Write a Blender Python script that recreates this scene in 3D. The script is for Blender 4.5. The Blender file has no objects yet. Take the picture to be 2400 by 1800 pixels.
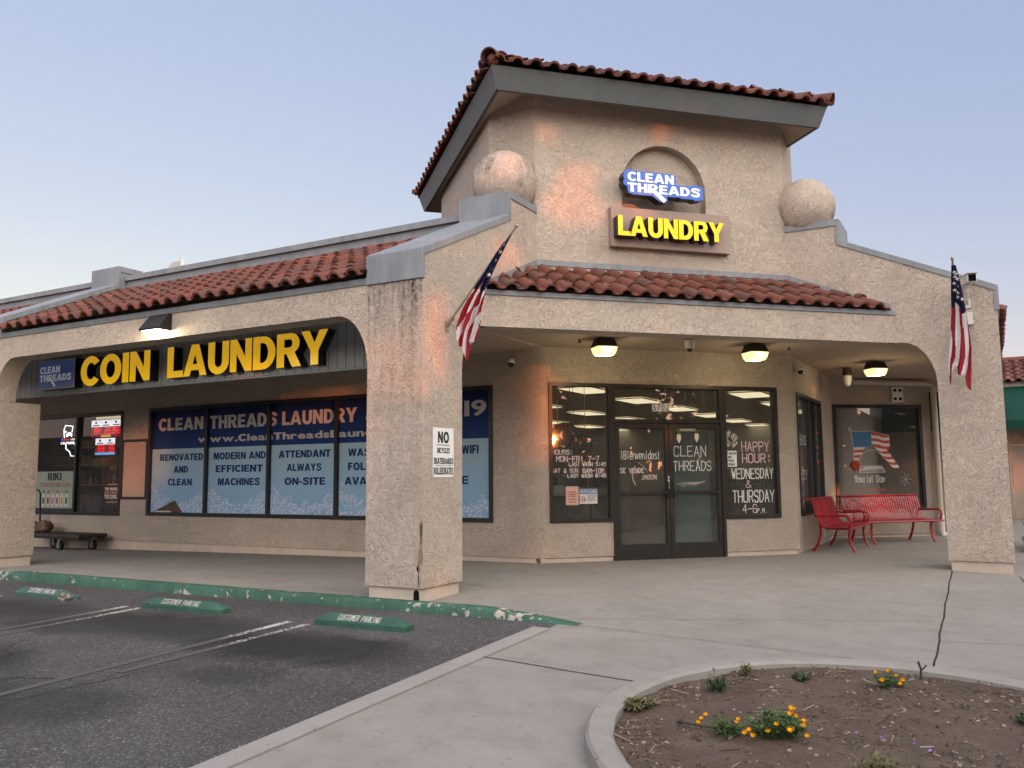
import bpy, bmesh, math, random
from math import sin, cos, pi, radians, sqrt, atan2, hypot
from mathutils import Vector, Matrix, noise as mnoise

random.seed(7)
SC = bpy.context.scene
COL = SC.collection
# ------------------------------------------------------------------ camera
CAM = (5.054, -7.187, 1.255)
cd = bpy.data.cameras.new("camera"); cam = bpy.data.objects.new("camera", cd); COL.objects.link(cam)
YAW, PIT, ROL, FPX = -0.5074, 0.1085, -0.0085, 2010.2
fw = Vector((cos(PIT)*sin(YAW), cos(PIT)*cos(YAW), sin(PIT)))
rt = Vector((cos(YAW), -sin(YAW), 0)); up = rt.cross(fw)
r2 = cos(ROL)*rt + sin(ROL)*up; u2 = -sin(ROL)*rt + cos(ROL)*up
mm = Matrix((r2, u2, -fw)).transposed().to_4x4(); mm.translation = CAM
cam.matrix_world = mm
cd.sensor_fit = 'HORIZONTAL'; cd.sensor_width = 36.0; cd.lens = 36.0*FPX/2400.0
cd.clip_start = 0.05; cd.clip_end = 2000
SC.camera = cam
# ------------------------------------------------------------------ sky, sun, exposure
SUN = Vector((0.8945, -0.4470, 0.041)).normalized()
SUN_EL = math.asin(SUN.z); SUN_AZ = atan2(SUN.x, SUN.y)
W = bpy.data.worlds.new("World"); SC.world = W; W.use_nodes = True
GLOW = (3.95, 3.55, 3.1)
wn = W.node_tree; bg = wn.nodes['Background']
sky = wn.nodes.new('ShaderNodeTexSky'); sky.sky_type = 'NISHITA'; sky.sun_disc = False
sky.sun_elevation = SUN_EL; sky.sun_rotation = SUN_AZ
sky.altitude = 300; sky.air_density = 1.0; sky.dust_density = 0.6; sky.ozone_density = 1.6
def wnode(t, **k):
    x = wn.nodes.new('ShaderNode'+t)
    for a, b in k.items(): setattr(x, a, b)
    return x
tint = wnode('Mix', data_type='RGBA', blend_type='MULTIPLY'); tint.inputs[0].default_value = 1
wn.links.new(sky.outputs[0], tint.inputs[6]); tint.inputs[7].default_value = (.90*.635, .69*.54, .68*.278, 1)
# pale afterglow over the western half of the sky (behind the camera, towards the sun)
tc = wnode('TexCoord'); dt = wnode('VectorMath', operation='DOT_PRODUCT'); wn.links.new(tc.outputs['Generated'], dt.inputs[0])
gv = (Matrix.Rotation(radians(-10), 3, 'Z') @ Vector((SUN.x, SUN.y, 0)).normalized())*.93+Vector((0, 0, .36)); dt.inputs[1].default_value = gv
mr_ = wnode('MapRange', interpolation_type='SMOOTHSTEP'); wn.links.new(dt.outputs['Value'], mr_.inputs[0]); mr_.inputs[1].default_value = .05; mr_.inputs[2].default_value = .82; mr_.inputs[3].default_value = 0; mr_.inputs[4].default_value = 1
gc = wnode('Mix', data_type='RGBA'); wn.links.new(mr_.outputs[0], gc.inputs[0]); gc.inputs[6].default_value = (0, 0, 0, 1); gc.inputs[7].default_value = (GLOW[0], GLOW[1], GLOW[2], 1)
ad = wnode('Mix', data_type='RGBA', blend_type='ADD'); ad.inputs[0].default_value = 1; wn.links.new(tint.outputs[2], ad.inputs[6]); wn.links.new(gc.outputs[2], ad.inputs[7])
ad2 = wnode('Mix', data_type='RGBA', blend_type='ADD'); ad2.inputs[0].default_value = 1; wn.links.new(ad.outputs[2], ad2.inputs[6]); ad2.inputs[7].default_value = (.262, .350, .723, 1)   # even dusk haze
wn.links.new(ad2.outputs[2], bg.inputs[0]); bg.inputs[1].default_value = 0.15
sl = bpy.data.lights.new("sun", 'SUN'); so = bpy.data.objects.new("sun", sl); COL.objects.link(so)
sl.energy = .52; sl.angle = radians(0.6); sl.color = (1.0, 0.24, 0.06)
so.rotation_euler = SUN.to_track_quat('Z', 'Y').to_euler()
SC.view_settings.view_transform = 'Standard'; SC.view_settings.look = 'None'
SC.view_settings.gamma = 1; SC.view_settings.exposure = 2.4
SC.cycles.max_bounces = 8; SC.cycles.transparent_max_bounces = 16
SC.cycles.caustics_reflective = False; SC.cycles.caustics_refractive = False
SC.cycles.sample_clamp_indirect = 4.0

# ------------------------------------------------------------------ dimensions (metres); x along the left front, y away
L = 5.238; A0 = 1.206; B0 = 2.583; D = 3.869; DW = -2.347; S2 = sqrt(.5)
def hs(x, y):                                   # pavement height
    d = (x - y + 1.2)*S2
    z = .03 - .05*max(0, d-.3)
    if x < -1.4 and y > 0: z += .012*max(-12, x+1.4)*min(1, y/3.87)
    return z
XE = 1.42
def ha(x, y):                                   # asphalt height
    return hs(XE, min(y, -.1)) - .004 + .004*min(0, x-.5)*(1 if y > -1 else max(0, 1+(y+1)*.3))
def FA(y0): return lambda u, n, z: (u, y0-n, z)             # faces -y
def FB(x0): return lambda u, n, z: (x0+n, u, z)             # faces +x
def FC(u, n, z): return ((u+n)*S2, A0+(u-n)*S2, z)          # entry frame, faces (1,-1)
def FCn(n0): return lambda u, n, z: FC(u, n0+n, z)
def FT(u, n, z): return ((u+n)*S2, B0+(u-n)*S2, z)          # tower frame
EA = radians(37); EO = (2.30, 10.70)
def FE(u, n, z): return (EO[0]+u*cos(EA)+n*sin(EA), EO[1]+u*sin(EA)-n*cos(EA), z)
def FX(u, n, z): return (u, n, z)

# ------------------------------------------------------------------ materials
MATS = {}
class NT:
    def __init__(s, name):
        s.m = bpy.data.materials.new(name); s.m.use_nodes = True
        s.t = s.m.node_tree; s.p = s.t.nodes['Principled BSDF']; s.o = s.t.nodes['Material Output']; MATS[name] = s.m
    def n(s, typ, **kw):
        x = s.t.nodes.new('ShaderNode'+typ)
        for k, v in kw.items():
            if k.startswith('i_'):
                key = k[2:]; key = int(key) if key.isdigit() else key.replace('_', ' ')
                s.put(x.inputs[key], v)
            else: setattr(x, k, v)
        return x
    def put(s, inp, v):
        if hasattr(v, 'links') and hasattr(v, 'is_output'): s.t.links.new(v, inp)
        elif hasattr(v, 'outputs'): s.t.links.new(v.outputs[0], inp)
        else: inp.default_value = v
    def set(s, **kw):
        for k, v in kw.items(): s.put(s.p.inputs[k.replace('_', ' ')], v)
        return s
    def math(s, op, a, b=0.0, c=None):
        x = s.n('Math', operation=op); s.put(x.inputs[0], a); s.put(x.inputs[1], b)
        if c is not None: s.put(x.inputs[2], c)
        return x.outputs[0]
    def mix(s, f, a, b):
        x = s.n('Mix', data_type='RGBA'); s.put(x.inputs[0], f)
        s.put(x.inputs[6], a if not isinstance(a, tuple) else (*a, 1)); s.put(x.inputs[7], b if not isinstance(b, tuple) else (*b, 1))
        return x.outputs[2]
    def ramp(s, f, stops):
        x = s.n('ValToRGB'); s.put(x.inputs[0], f); r = x.color_ramp
        while len(r.elements) < len(stops): r.elements.new(.5)
        for e, (p_, c_) in zip(r.elements, stops):
            e.position = p_; e.color = (*c_, 1) if isinstance(c_, tuple) else (c_, c_, c_, 1)
        return x.outputs[0]
    def noise(s, vec, scale, detail=3, rough=.5, dist=0.0):
        return s.n('TexNoise', i_Vector=vec, i_Scale=scale, i_Detail=detail, i_Roughness=rough, i_Distortion=dist).outputs[0]
    def pos(s): return s.n('NewGeometry').outputs['Position']
    def xyz(s, v):
        x = s.n('SeparateXYZ'); s.put(x.inputs[0], v); return x.outputs
    def bump(s, h, strength=.5, dist=.01):
        b = s.n('Bump'); s.put(b.inputs['Height'], h); b.inputs['Strength'].default_value = strength; b.inputs['Distance'].default_value = dist
        s.put(s.p.inputs['Normal'], b.outputs[0]); return s
def mp(s, v, sc):
    x = s.n('Mapping'); s.put(x.inputs[0], v); x.inputs['Scale'].default_value = sc; return x.outputs[0]
def simple(name, c, rough=.5, spec=.5, metal=0, var=0.0, vs=6.0, bump=0, bs=60.0, emit=None, es=0):
    s = NT(name); s.set(Roughness=rough, Metallic=metal, Specular_IOR_Level=spec)
    if var:
        f = s.noise(s.pos(), vs, 4, .6)
        s.set(Base_Color=s.mix(s.ramp(f, [(.3, 0.0), (.7, 1.0)]), tuple(x*(1-var) for x in c), tuple(min(1, x*(1+var)) for x in c)))
    else: s.set(Base_Color=(*c, 1))
    if bump: s.bump(s.noise(s.pos(), bs, 3), bump, .004)
    if emit: s.set(Emission_Color=(*emit, 1), Emission_Strength=es)
    return s.m
def stucco(name, base, dirt=None, rough=.27):
    s = NT(name); P = s.pos()
    warp = s.n('VectorMath', operation='ADD'); s.put(warp.inputs[0], P)
    nz = s.n('TexNoise', i_Vector=P, i_Scale=7.0, i_Detail=2.0)
    sc_ = s.n('VectorMath', operation='SCALE'); s.put(sc_.inputs[0], nz.outputs['Color']); sc_.inputs['Scale'].default_value = .10
    s.put(warp.inputs[1], sc_.outputs[0])
    v = warp.outputs[0]
    n1 = s.noise(v, 13.0, 3.5, .6, 1.6)
    plate = s.ramp(n1, [(.465, 0.0), (.505, 1.0)])
    n2 = s.noise(v, 32.0, 2.5, .55, 2.0)
    plate2 = s.ramp(n2, [(.46, 0.0), (.53, 1.0)])
    fine = s.noise(P, 150.0, 2.0)
    h = s.math('ADD', s.math('MULTIPLY', plate, .75), s.math('ADD', s.math('MULTIPLY', plate2, .40), s.math('MULTIPLY', fine, .20)))
    s.bump(h, .85, .012)
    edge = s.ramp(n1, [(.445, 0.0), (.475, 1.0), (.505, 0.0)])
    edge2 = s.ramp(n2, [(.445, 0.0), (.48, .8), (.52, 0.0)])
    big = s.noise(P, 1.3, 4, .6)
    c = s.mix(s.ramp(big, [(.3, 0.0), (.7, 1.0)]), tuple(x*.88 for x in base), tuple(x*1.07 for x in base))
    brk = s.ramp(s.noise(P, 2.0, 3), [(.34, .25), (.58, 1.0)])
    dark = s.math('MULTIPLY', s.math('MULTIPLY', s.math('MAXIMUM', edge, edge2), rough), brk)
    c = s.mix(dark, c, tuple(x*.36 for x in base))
    if dirt:
        x, y, z = s.xyz(P)[0:3]
        st = s.noise(mp(s, P, (7, 7, .55)), 1.0, 4, .6)
        g = dirt(s, x, y, z)
        m = s.math('MULTIPLY', s.ramp(st, [(.38, 0.0), (.60, 1.0)]), g)
        gr = s.ramp(s.noise(v, 22, 3, .6, .6), [(.35, .25), (.6, 1.0)])
        c = s.mix(s.math('MULTIPLY', m, gr), c, (.055, .047, .04))
    s.set(Base_Color=c, Roughness=.92, Specular_IOR_Level=.2)
    return s.m
STC = (.52, .445, .372)
def ramp01(s, v, a, b):
    x = s.n('MapRange'); s.put(x.inputs[0], v); x.inputs[1].default_value = a; x.inputs[2].default_value = b; return x.outputs[0]
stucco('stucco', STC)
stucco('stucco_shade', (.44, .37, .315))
stucco('stucco_pier', STC, lambda s, x, y, z: s.math('MULTIPLY', s.math('LESS_THAN', y, .01), s.math('ADD', s.math('MULTIPLY', ramp01(s, z, 2.6, 3.36), .8), s.math('MULTIPLY', ramp01(s, z, 0.5, 2.6), .38))))
stucco('stucco_ball', (.54, .455, .385), lambda s, x, y, z: s.math('MULTIPLY', ramp01(s, s.n('TexNoise', i_Vector=s.pos(), i_Scale=2.2).outputs[0], .5, .62), .8), .20)
simple('plinth_concrete', (.50, .42, .35), .9, .2, var=.1, vs=5)
def metalpaint(name, c, streak=.25):
    s = NT(name); P = s.pos()
    st = s.noise(mp(s, P, (9, 9, 1.2)), 1.0, 4, .6)
    big = s.noise(P, 2.5, 3)
    f = s.math('ADD', s.math('MULTIPLY', st, .6), s.math('MULTIPLY', big, .4))
    s.set(Base_Color=s.mix(s.ramp(f, [(.3, 0.0), (.7, 1.0)]), tuple(x*(1-streak) for x in c), tuple(x*(1+streak) for x in c)), Roughness=.55, Specular_IOR_Level=.4)
    return s.m
metalpaint('sheet_metal', (.205, .22, .24))
metalpaint('board_paint', (.36, .395, .415), .1)
metalpaint('sheet_metal_dark', (.15, .165, .175), .15)
metalpaint('fascia_paint', (.082, .090, .092), .12)
simple('soffit_paint', (.40, .32, .25), .9, .2, var=.08)
# roof tiles: one tint per tile from its uv cell
def tilemat():
    s = NT('roof_tile'); uv = s.n('UVMap').outputs[0]
    fl = s.n('VectorMath', operation='FLOOR'); s.put(fl.inputs[0], uv)
    w = s.n('TexWhiteNoise', noise_dimensions='3D'); s.put(w.inputs['Vector'], fl.outputs[0])
    base = s.ramp(w.outputs[0], [(0, (.105, .036, .026)), (.3, (.145, .045, .030)), (.55, (.185, .055, .034)), (.8, (.095, .052, .046)), (1, (.21, .078, .048))])
    P = s.pos()
    n1 = s.noise(P, 9, 5, .65)
    c = s.mix(s.math('MULTIPLY', s.ramp(n1, [(.35, 0.0), (.72, 1.0)]), .45), base, (.075, .050, .042))
    n2 = s.noise(P, 45, 3, .6)
    c = s.mix(s.math('MULTIPLY', s.ramp(n2, [(.60, 0.0), (.75, 1.0)]), .25), c, (.30, .22, .18))
    s.set(Base_Color=c, Roughness=.78, Specular_IOR_Level=.3); s.bump(n2, .25, .004); return s.m
tilemat()
simple('tile_shadow_board', (.03, .02, .017), .9, .1)
# ground
def asphalt():
    s = NT('asphalt'); P = s.pos(); x, y, z = s.xyz(P)[0:3]
    ag = s.n('TexVoronoi', i_Vector=P, i_Scale=95.0)
    a1 = s.ramp(ag.outputs['Color'], [(0, .35), (.5, .7), (.85, 1.3), (1, 4.2)])
    fine = s.noise(P, 240, 2)
    big = s.noise(P, .55, 5, .62)
    mid = s.noise(P, 3.2, 5, .7)
    c = s.mix(s.ramp(big, [(.32, 0.0), (.68, 1.0)]), (.062, .059, .060), (.100, .096, .097))
    c = s.mix(s.math('MULTIPLY', s.ramp(mid, [(.55, 0.0), (.75, 1.0)]), .35), c, (.050, .047, .047))
    mul = s.n('Mix', data_type='RGBA', blend_type='MULTIPLY'); mul.inputs[0].default_value = 1
    s.put(mul.inputs[6], c); s.put(mul.inputs[7], a1); c = mul.outputs[2]
    wv = s.n('VectorMath', operation='ADD'); s.put(wv.inputs[0], P)
    nn = s.n('TexNoise', i_Vector=P, i_Scale=3.0, i_Detail=5.0, i_Roughness=.65)
    scv = s.n('VectorMath', operation='SCALE'); s.put(scv.inputs[0], nn.outputs['Color']); scv.inputs['Scale'].default_value = .75
    s.put(wv.inputs[1], scv.outputs[0])
    tot = None
    for (sx, sy, rx, ry, k) in OIL:
        d = s.n('VectorMath', operation='SUBTRACT'); s.put(d.inputs[0], wv.outputs[0]); d.inputs[1].default_value = (sx+.375, sy+.375, 0)
        sp = s.xyz(d.outputs[0])
        q = s.math('ADD', s.math('POWER', s.math('ABSOLUTE', s.math('DIVIDE', sp[0], rx)), 2.0), s.math('POWER', s.math('ABSOLUTE', s.math('DIVIDE', sp[1], ry)), 2.0))
        m = s.math('MULTIPLY', s.ramp(s.math('MULTIPLY', q, .50), [(.18, 1.0), (1.0, 0.0)]), min(1, k*1.2))
        tot = m if tot is None else s.math('MAXIMUM', tot, m)
    c = s.mix(tot, c, (.011, .0105, .0105))
    s.set(Base_Color=c, Roughness=.82, Specular_IOR_Level=.35)
    s.bump(s.math('ADD', s.math('MULTIPLY', ag.outputs['Distance'], -.7), fine), .5, .006)
OIL = [(-.15, -1.75, 1.05, .42, .75), (.35, -1.55, .5, .3, .7), (-1.9, -1.5, 1.3, .45, .65), (-.65, -1.72, .26, .16, .8), (-2.3, -3.2, .6, .5, .7), (-1.6, -4.2, 1.2, .8, .75),
       (-.3, -3.6, .5, .35, .45), (-4.4, -1.5, 1.2, .45, .6), (-1.1, -5.2, 1.1, .6, .8), (-6.6, -1.6, 1.2, .4, .5), (-3.4, -4.6, .9, .5, .55), (-3.0, -1.9, .8, .3, .55), (.2, -2.6, .35, .22, .4)]
asphalt()
def concrete(name, c, stain=.5):
    s = NT(name); P = s.pos()
    big = s.noise(P, .8, 5, .6); mid = s.noise(P, 5, 5, .68); fine = s.noise(P, 120, 3)
    st = s.noise(mp(s, P, (1.0, 3.0, 1.0)), 1.6, 4, .6)
    k = s.mix(s.ramp(big, [(.3, 0.0), (.7, 1.0)]), tuple(x*.86 for x in c), tuple(x*1.06 for x in c))
    k = s.mix(s.math('MULTIPLY', s.ramp(mid, [(.46, 0.0), (.72, 1.0)]), stain*.6), k, tuple(x*.62 for x in c))
    k = s.mix(s.math('MULTIPLY', s.ramp(st, [(.5, 0.0), (.75, 1.0)]), stain*.6), k, (c[0]*.66, c[1]*.63, c[2]*.6))
    sp = s.noise(P, 26, 2, .5)
    k = s.mix(s.math('MULTIPLY', s.ramp(sp, [(.69, 0.0), (.73, 1.0)]), .55), k, tuple(x*.3 for x in c))
    k = s.mix(s.math('MULTIPLY', s.ramp(fine, [(.35, 0.0), (.7, 1.0)]), .14), k, tuple(x*.5 for x in c))
    s.set(Base_Color=k, Roughness=.88, Specular_IOR_Level=.25); s.bump(s.math('ADD', fine, s.math('MULTIPLY', mid, .6)), .22, .005); return s.m
concrete('concrete', (.262, .245, .222), .75)
concrete('concrete_light', (.285, .268, .248), .35)
concrete('concrete_planter', (.28, .264, .242), .6)
simple('joint_filler', (.035, .03, .027), .9, .1)
simple('joint_line', (.16, .145, .13), .9, .1)
def peel(name, paint, under, lo, hi, sc=9.0):
    s = NT(name); P = s.pos()
    n = s.noise(P, sc, 5, .68, .4); b = s.noise(P, 1.4, 2)
    f = s.math('ADD', n, s.math('MULTIPLY', s.math('SUBTRACT', b, .5), .55))
    m = s.ramp(f, [(lo, 0.0), (hi, 1.0)])
    pv = s.noise(P, 4, 4, .6)
    pc = s.mix(s.ramp(pv, [(.3, 0.0), (.7, 1.0)]), tuple(x*.75 for x in paint), tuple(x*1.25 for x in paint))
    s.set(Base_Color=s.mix(m, pc, under), Roughness=.6, Specular_IOR_Level=.4); s.bump(s.math('SUBTRACT', s.noise(P, 40, 3), m), .4, .006); return s.m
peel('kerb_paint', (.036, .100, .068), (.40, .36, .31), .60, .635)
peel('stop_paint', (.030, .088, .062), (.42, .40, .37), .70, .73, 16)
peel('stop_paint_worn', (.050, .105, .088), (.42, .40, .37), .68, .71, 16)
def stripemat():
    s = NT('road_paint'); P = s.pos(); n = s.noise(P, 30, 5, .75); b = s.noise(P, 2.2, 4)
    x, y, z = s.xyz(P)[0:3]
    worn = s.math('MULTIPLY', ramp01(s, y, -1.1, -2.7), .30)
    f = s.math('ADD', s.math('ADD', n, s.math('MULTIPLY', s.math('SUBTRACT', b, .5), .4)), worn)
    s.set(Base_Color=s.mix(s.ramp(f, [(.50, 0.0), (.56, 1.0)]), (.43, .41, .39), (.068, .064, .064)), Roughness=.8); return s.m
stripemat()
def soil():
    s = NT('soil'); P = s.pos(); a = s.noise(P, 3, 6, .7); b = s.noise(P, 45, 4, .7)
    c = s.mix(s.ramp(a, [(.3, 0.0), (.7, 1.0)]), (.080, .060, .046), (.140, .108, .085))
    c = s.mix(s.math('MULTIPLY', s.ramp(b, [(.45, 0.0), (.7, 1.0)]), .5), c, (.055, .038, .03))
    s.set(Base_Color=c, Roughness=.95, Specular_IOR_Level=.1); s.bump(b, .9, .014)
soil()
def mulch():
    s = NT('mulch_chip'); uv = s.n('UVMap').outputs[0]
    fl = s.n('VectorMath', operation='FLOOR'); s.put(fl.inputs[0], uv)
    w = s.n('TexWhiteNoise'); s.put(w.inputs['Vector'], fl.outputs[0])
    s.set(Base_Color=s.ramp(w.outputs[0], [(0, (.05, .034, .026)), (.5, (.12, .085, .065)), (.85, (.18, .14, .11)), (1, (.32, .28, .24))]), Roughness=.9, Specular_IOR_Level=.2)
mulch()
# glass and shop things
def glass(name, tint, rough=.02, refl=1.6):
    s = NT(name); s.t.nodes.remove(s.p)
    tr = s.n('BsdfTransparent'); tr.inputs[0].default_value = (*tint, 1)
    gl = s.n('BsdfGlossy'); gl.inputs['Roughness'].default_value = rough; gl.inputs[0].default_value = (.95, .95, .95, 1)
    fr = s.n('Fresnel'); s.put(fr.inputs[0], s.math('POWER', refl, s.math('SUBTRACT', 1.0, s.math('MULTIPLY', s.n('NewGeometry').outputs['Backfacing'], 2.0))))
    mx = s.n('MixShader'); s.put(mx.inputs[0], fr.outputs[0]); s.put(mx.inputs[1], tr.outputs[0]); s.put(mx.inputs[2], gl.outputs[0])
    df = s.n('BsdfDiffuse'); df.inputs[0].default_value = (.5, .48, .46, 1); m2 = s.n('MixShader'); s.put(m2.inputs[0], s.math('MULTIPLY', s.ramp(s.noise(s.pos(), 2.2, 5, .65), [(.3, .5), (.7, 1.0)]), .075)); s.put(m2.inputs[1], mx.outputs[0]); s.put(m2.inputs[2], df.outputs[0])   # dust film
    s.put(s.o.inputs[0], m2.outputs[0]); return s.m
glass('glass', (.84, .85, .84), .015, 1.48)
glass('glass_dark', (.68, .69, .69), .02, 1.5)
simple('frame_bronze', (.022, .018, .016), .45, .5, var=.2)
simple('frame_black', (.012, .012, .013), .4, .5)
def film():
    s = NT('window_film'); P = s.pos(); x, y, z = s.xyz(P)[0:3]
    top = s.mix(ramp01(s, z, 1.85, 2.6), (.014, .045, .17), (.006, .016, .07))
    low = s.mix(ramp01(s, z, .6, 1.85), (.20, .37, .60), (.36, .52, .61))
    fr = s.math('FRACT', s.math('DIVIDE', s.math('ADD', x, 9.108), 1.545))
    w = s.math('MULTIPLY', s.math('ABSOLUTE', s.math('SUBTRACT', fr, .55)), 2.0)
    top_h = s.math('ADD', .80, s.math('MULTIPLY', s.math('POWER', w, 1.6), .36))
    cov = s.math('SUBTRACT', top_h, z)
    c2 = s.n('CombineXYZ'); s.put(c2.inputs[0], x); s.put(c2.inputs[1], z)
    c = low
    for sc, dark, lite, thr in ((30.0, (.15, .30, .50), (.60, .72, .80), 0.05), (17.0, (.17, .32, .55), (.62, .70, .78), 0.0), (10.5, (.20, .34, .55), (.62, .66, .74), -.04)):
        v = s.n('TexVoronoi', voronoi_dimensions='2D', feature='F1', i_Vector=c2.outputs[0], i_Scale=sc, i_Randomness=.9)
        d = v.outputs['Distance']
        rim = s.ramp(d, [(.0, .55), (.10, .15), (.30, .25), (.40, 1.0), (.44, 0.0)])
        disc = s.math('LESS_THAN', d, .43)
        keep = s.math('GREATER_THAN', s.xyz(v.outputs['Color'])[0], .38)
        cc_ = s.mix(rim, dark, lite)
        gl = s.n('VectorMath', operation='SUBTRACT'); s.put(gl.inputs[0], c2.outputs[0]); s.put(gl.inputs[1], v.outputs['Position'])
        g3 = s.xyz(gl.outputs[0])
        hi = s.math('LESS_THAN', s.math('ADD', s.math('ABSOLUTE', s.math('ADD', g3[0], .16/sc)), s.math('ABSOLUTE', s.math('SUBTRACT', g3[1], .16/sc))), .15/sc)
        cc_ = s.mix(hi, cc_, (.78, .80, .84))
        wob = s.noise(c2.outputs[0], 5, 2)
        m = s.math('MULTIPLY', s.math('MULTIPLY', disc, keep), s.math('GREATER_THAN', s.math('ADD', cov, s.math('MULTIPLY', s.math('SUBTRACT', wob, .5), .35)), thr))
        c = s.mix(m, c, cc_)
    c = s.mix(s.math('GREATER_THAN', z, 1.848), c, top)
    s.set(Base_Color=c, Roughness=.5, Specular_IOR_Level=.15)
film()
simple('film_white', (.50, .47, .45), .5, .15)
simple('film_navy', (.012, .035, .13), .5, .15)
simple('cardboard', (.10, .075, .055), .8, .2, var=.3, vs=8)
simple('sign_white', (.74, .74, .73), .45, .4)
simple('sign_ink', (.015, .015, .016), .5, .3)
simple('paper', (.62, .60, .56), .8, .2)
simple('paper_pink', (.60, .42, .35), .8, .2)
simple('ink_red', (.35, .03, .03), .6, .3)
simple('ink_navy', (.02, .03, .12), .6, .3)
simple('ink_blue', (.03, .14, .38), .6, .3)
simple('ink_cream', (.60, .56, .52), .7, .3)
def chalk(name, c):
    s = NT(name); P = s.pos(); n = s.noise(P, 160, 3, .7)
    tr = s.n('BsdfTransparent'); mx = s.n('MixShader'); s.put(mx.inputs[0], s.ramp(n, [(.34, .25), (.52, 1.0)]))
    s.set(Base_Color=(*c, 1), Roughness=.9, Specular_IOR_Level=.1)
    s.put(mx.inputs[1], tr.outputs[0]); s.put(mx.inputs[2], s.p.outputs[0]); s.put(s.o.inputs[0], mx.outputs[0])
chalk('chalk', (.78, .76, .74)); chalk('chalk_pink', (.78, .60, .63)); chalk('chalk_red', (.55, .10, .07)); chalk('chalk_blue', (.06, .20, .42)); chalk('chalk_faint', (.45, .44, .43))
def glow(name, c, e, es, rough=.35):
    s = NT(name); s.set(Base_Color=(*c, 1), Roughness=rough, Emission_Color=(*e, 1), Emission_Strength=es); return s.m
def acrylic(name, lo, hi, z0, z1, es):
    s = NT(name); x, y, z = s.xyz(s.pos())[0:3]
    c = s.mix(ramp01(s, z, z0, z1), lo, hi); n = s.noise(s.pos(), 3, 2)
    c = s.mix(s.math('MULTIPLY', s.ramp(n, [(.4, 0.0), (.7, 1.0)]), .25), c, tuple(v*.75 for v in lo))
    s.set(Base_Color=c, Roughness=.3, Emission_Color=c, Emission_Strength=es)
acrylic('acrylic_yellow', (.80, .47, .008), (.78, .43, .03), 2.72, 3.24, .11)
acrylic('acrylic_yellow_lit', (.85, .60, .004), (.85, .60, .004), 4.4, 4.8, .045)
simple('trim_yellow', (.62, .45, .02), .35, .5)
simple('letter_return', (.008, .008, .007), .35, .5)
glow('acrylic_blue_lit', (.025, .10, .42), (.03, .14, .62), .05)
glow('acrylic_white_lit', (.75, .77, .84), (.9, .93, 1.0), .05)
glow('acrylic_blue', (.08, .13, .34), (.08, .14, .40), .022, .25)
glow('acrylic_white', (.60, .61, .66), (.8, .82, .9), .03)
simple('sign_plate', (.31, .235, .20), .6, .3, var=.06)
glow('lens_warm', (.8, .75, .6), (1.0, .76, .34), .24)
glow('lens_lamp', (.9, .8, .5), (1.0, .88, .58), .9)
glow('lens_cool', (.9, .9, .9), (1.0, .95, .85), 3.0)
glow('troffer', (.8, .8, .75), (1.0, .84, .55), .27)
simple('lamp_housing', (.022, .018, .015), .5, .4)
simple('white_plastic', (.62, .60, .56), .4, .5)
simple('pipe_paint', (.46, .40, .33), .5, .4)
simple('black_dome', (.006, .006, .007), .08, .6)
simple('steel', (.42, .42, .42), .3, .5, metal=.9)
simple('pole_metal', (.36, .30, .24), .35, .5, metal=.7)
simple('flag_red', (.25, .012, .024), .75, .2); simple('flag_white', (.56, .53, .53), .8, .2); simple('flag_blue', (.007, .009, .035), .8, .2)
simple('bench_red', (.29, .010, .020), .32, .5, var=.15, vs=4)
simple('rubber', (.012, .012, .012), .7, .3); simple('wood_deck', (.055, .04, .033), .7, .3, var=.3)
simple('bag_paper', (.16, .11, .08), .8, .2, var=.4, vs=14)
glow('neon_white', (.8, .8, 0.48), (.95, .97, 1.0), .75); glow('neon_red', (.5, .02, 0.018), (1, .06, .08), .55); glow('neon_blue', (.05, .1, 0.36), (.1, .2, 1), .4)
glow('led_red', (.6, .01, .015), (1, .012, .018), .55); glow('led_back', (.12, .005, 0.03), (.45, .01, .03), .16); glow('led_white', (.7, .7, 0.42), (.95, .95, 1), .42); glow('led_blue', (.1, .25, 0.36), (.2, .45, 1), .35); glow('led_orange', (.5, .2, 0.03), (1, .42, .08), .30)
simple('poster_green', (.30, .36, .30), .6, .3, var=.08)
simple('interior_wall', (.50, .46, .41), .8, .2); simple('interior_floor', (.20, .19, .18), .35, .4, var=.15); simple('interior_dark', (.035, .033, .032), .8, .2)
simple('interior_teal', (.10, .17, .16), .5, .3); simple('machine_white', (.45, .45, .44), .35, .5); simple('machine_steel', (.22, .22, .23), .3, .5, metal=.6)
simple('bottle_amber', (.25, .10, .02), .3, .5); simple('bottle_green', (.05, .16, .05), .3, .5); simple('box_yellow', (.45, .30, .06), .6, .3); simple('box_red', (.35, .05, .04), .6, .3)
simple('awning_green', (.006, .045, .033), .8, .2, var=.1); simple('awning_under', (.004, .012, .010), .9, .1)
simple('door_beige', (.42, .34, .28), .6, .3); simple('block_wall', (.17, .125, .105), .9, .2, var=.25, vs=5, bump=.3)
simple('tan_wall', (.42, .33, .26), .9, .2, var=.1, vs=2)
simple('fence_metal', (.03, .028, .026), .5, .4)
simple('hill_scrub', (.10, .075, .055), .95, .1, var=.5, vs=.35)
simple('bark', (.06, .045, .035), .9, .2, var=.3)
def leafmat(name, a, b):
    s = NT(name); uv = s.n('UVMap').outputs[0]; fl = s.n('VectorMath', operation='FLOOR'); s.put(fl.inputs[0], uv)
    w = s.n('TexWhiteNoise'); s.put(w.inputs['Vector'], fl.outputs[0])
    s.set(Base_Color=s.mix(w.outputs[0], a, b), Roughness=.7, Specular_IOR_Level=.25)
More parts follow.
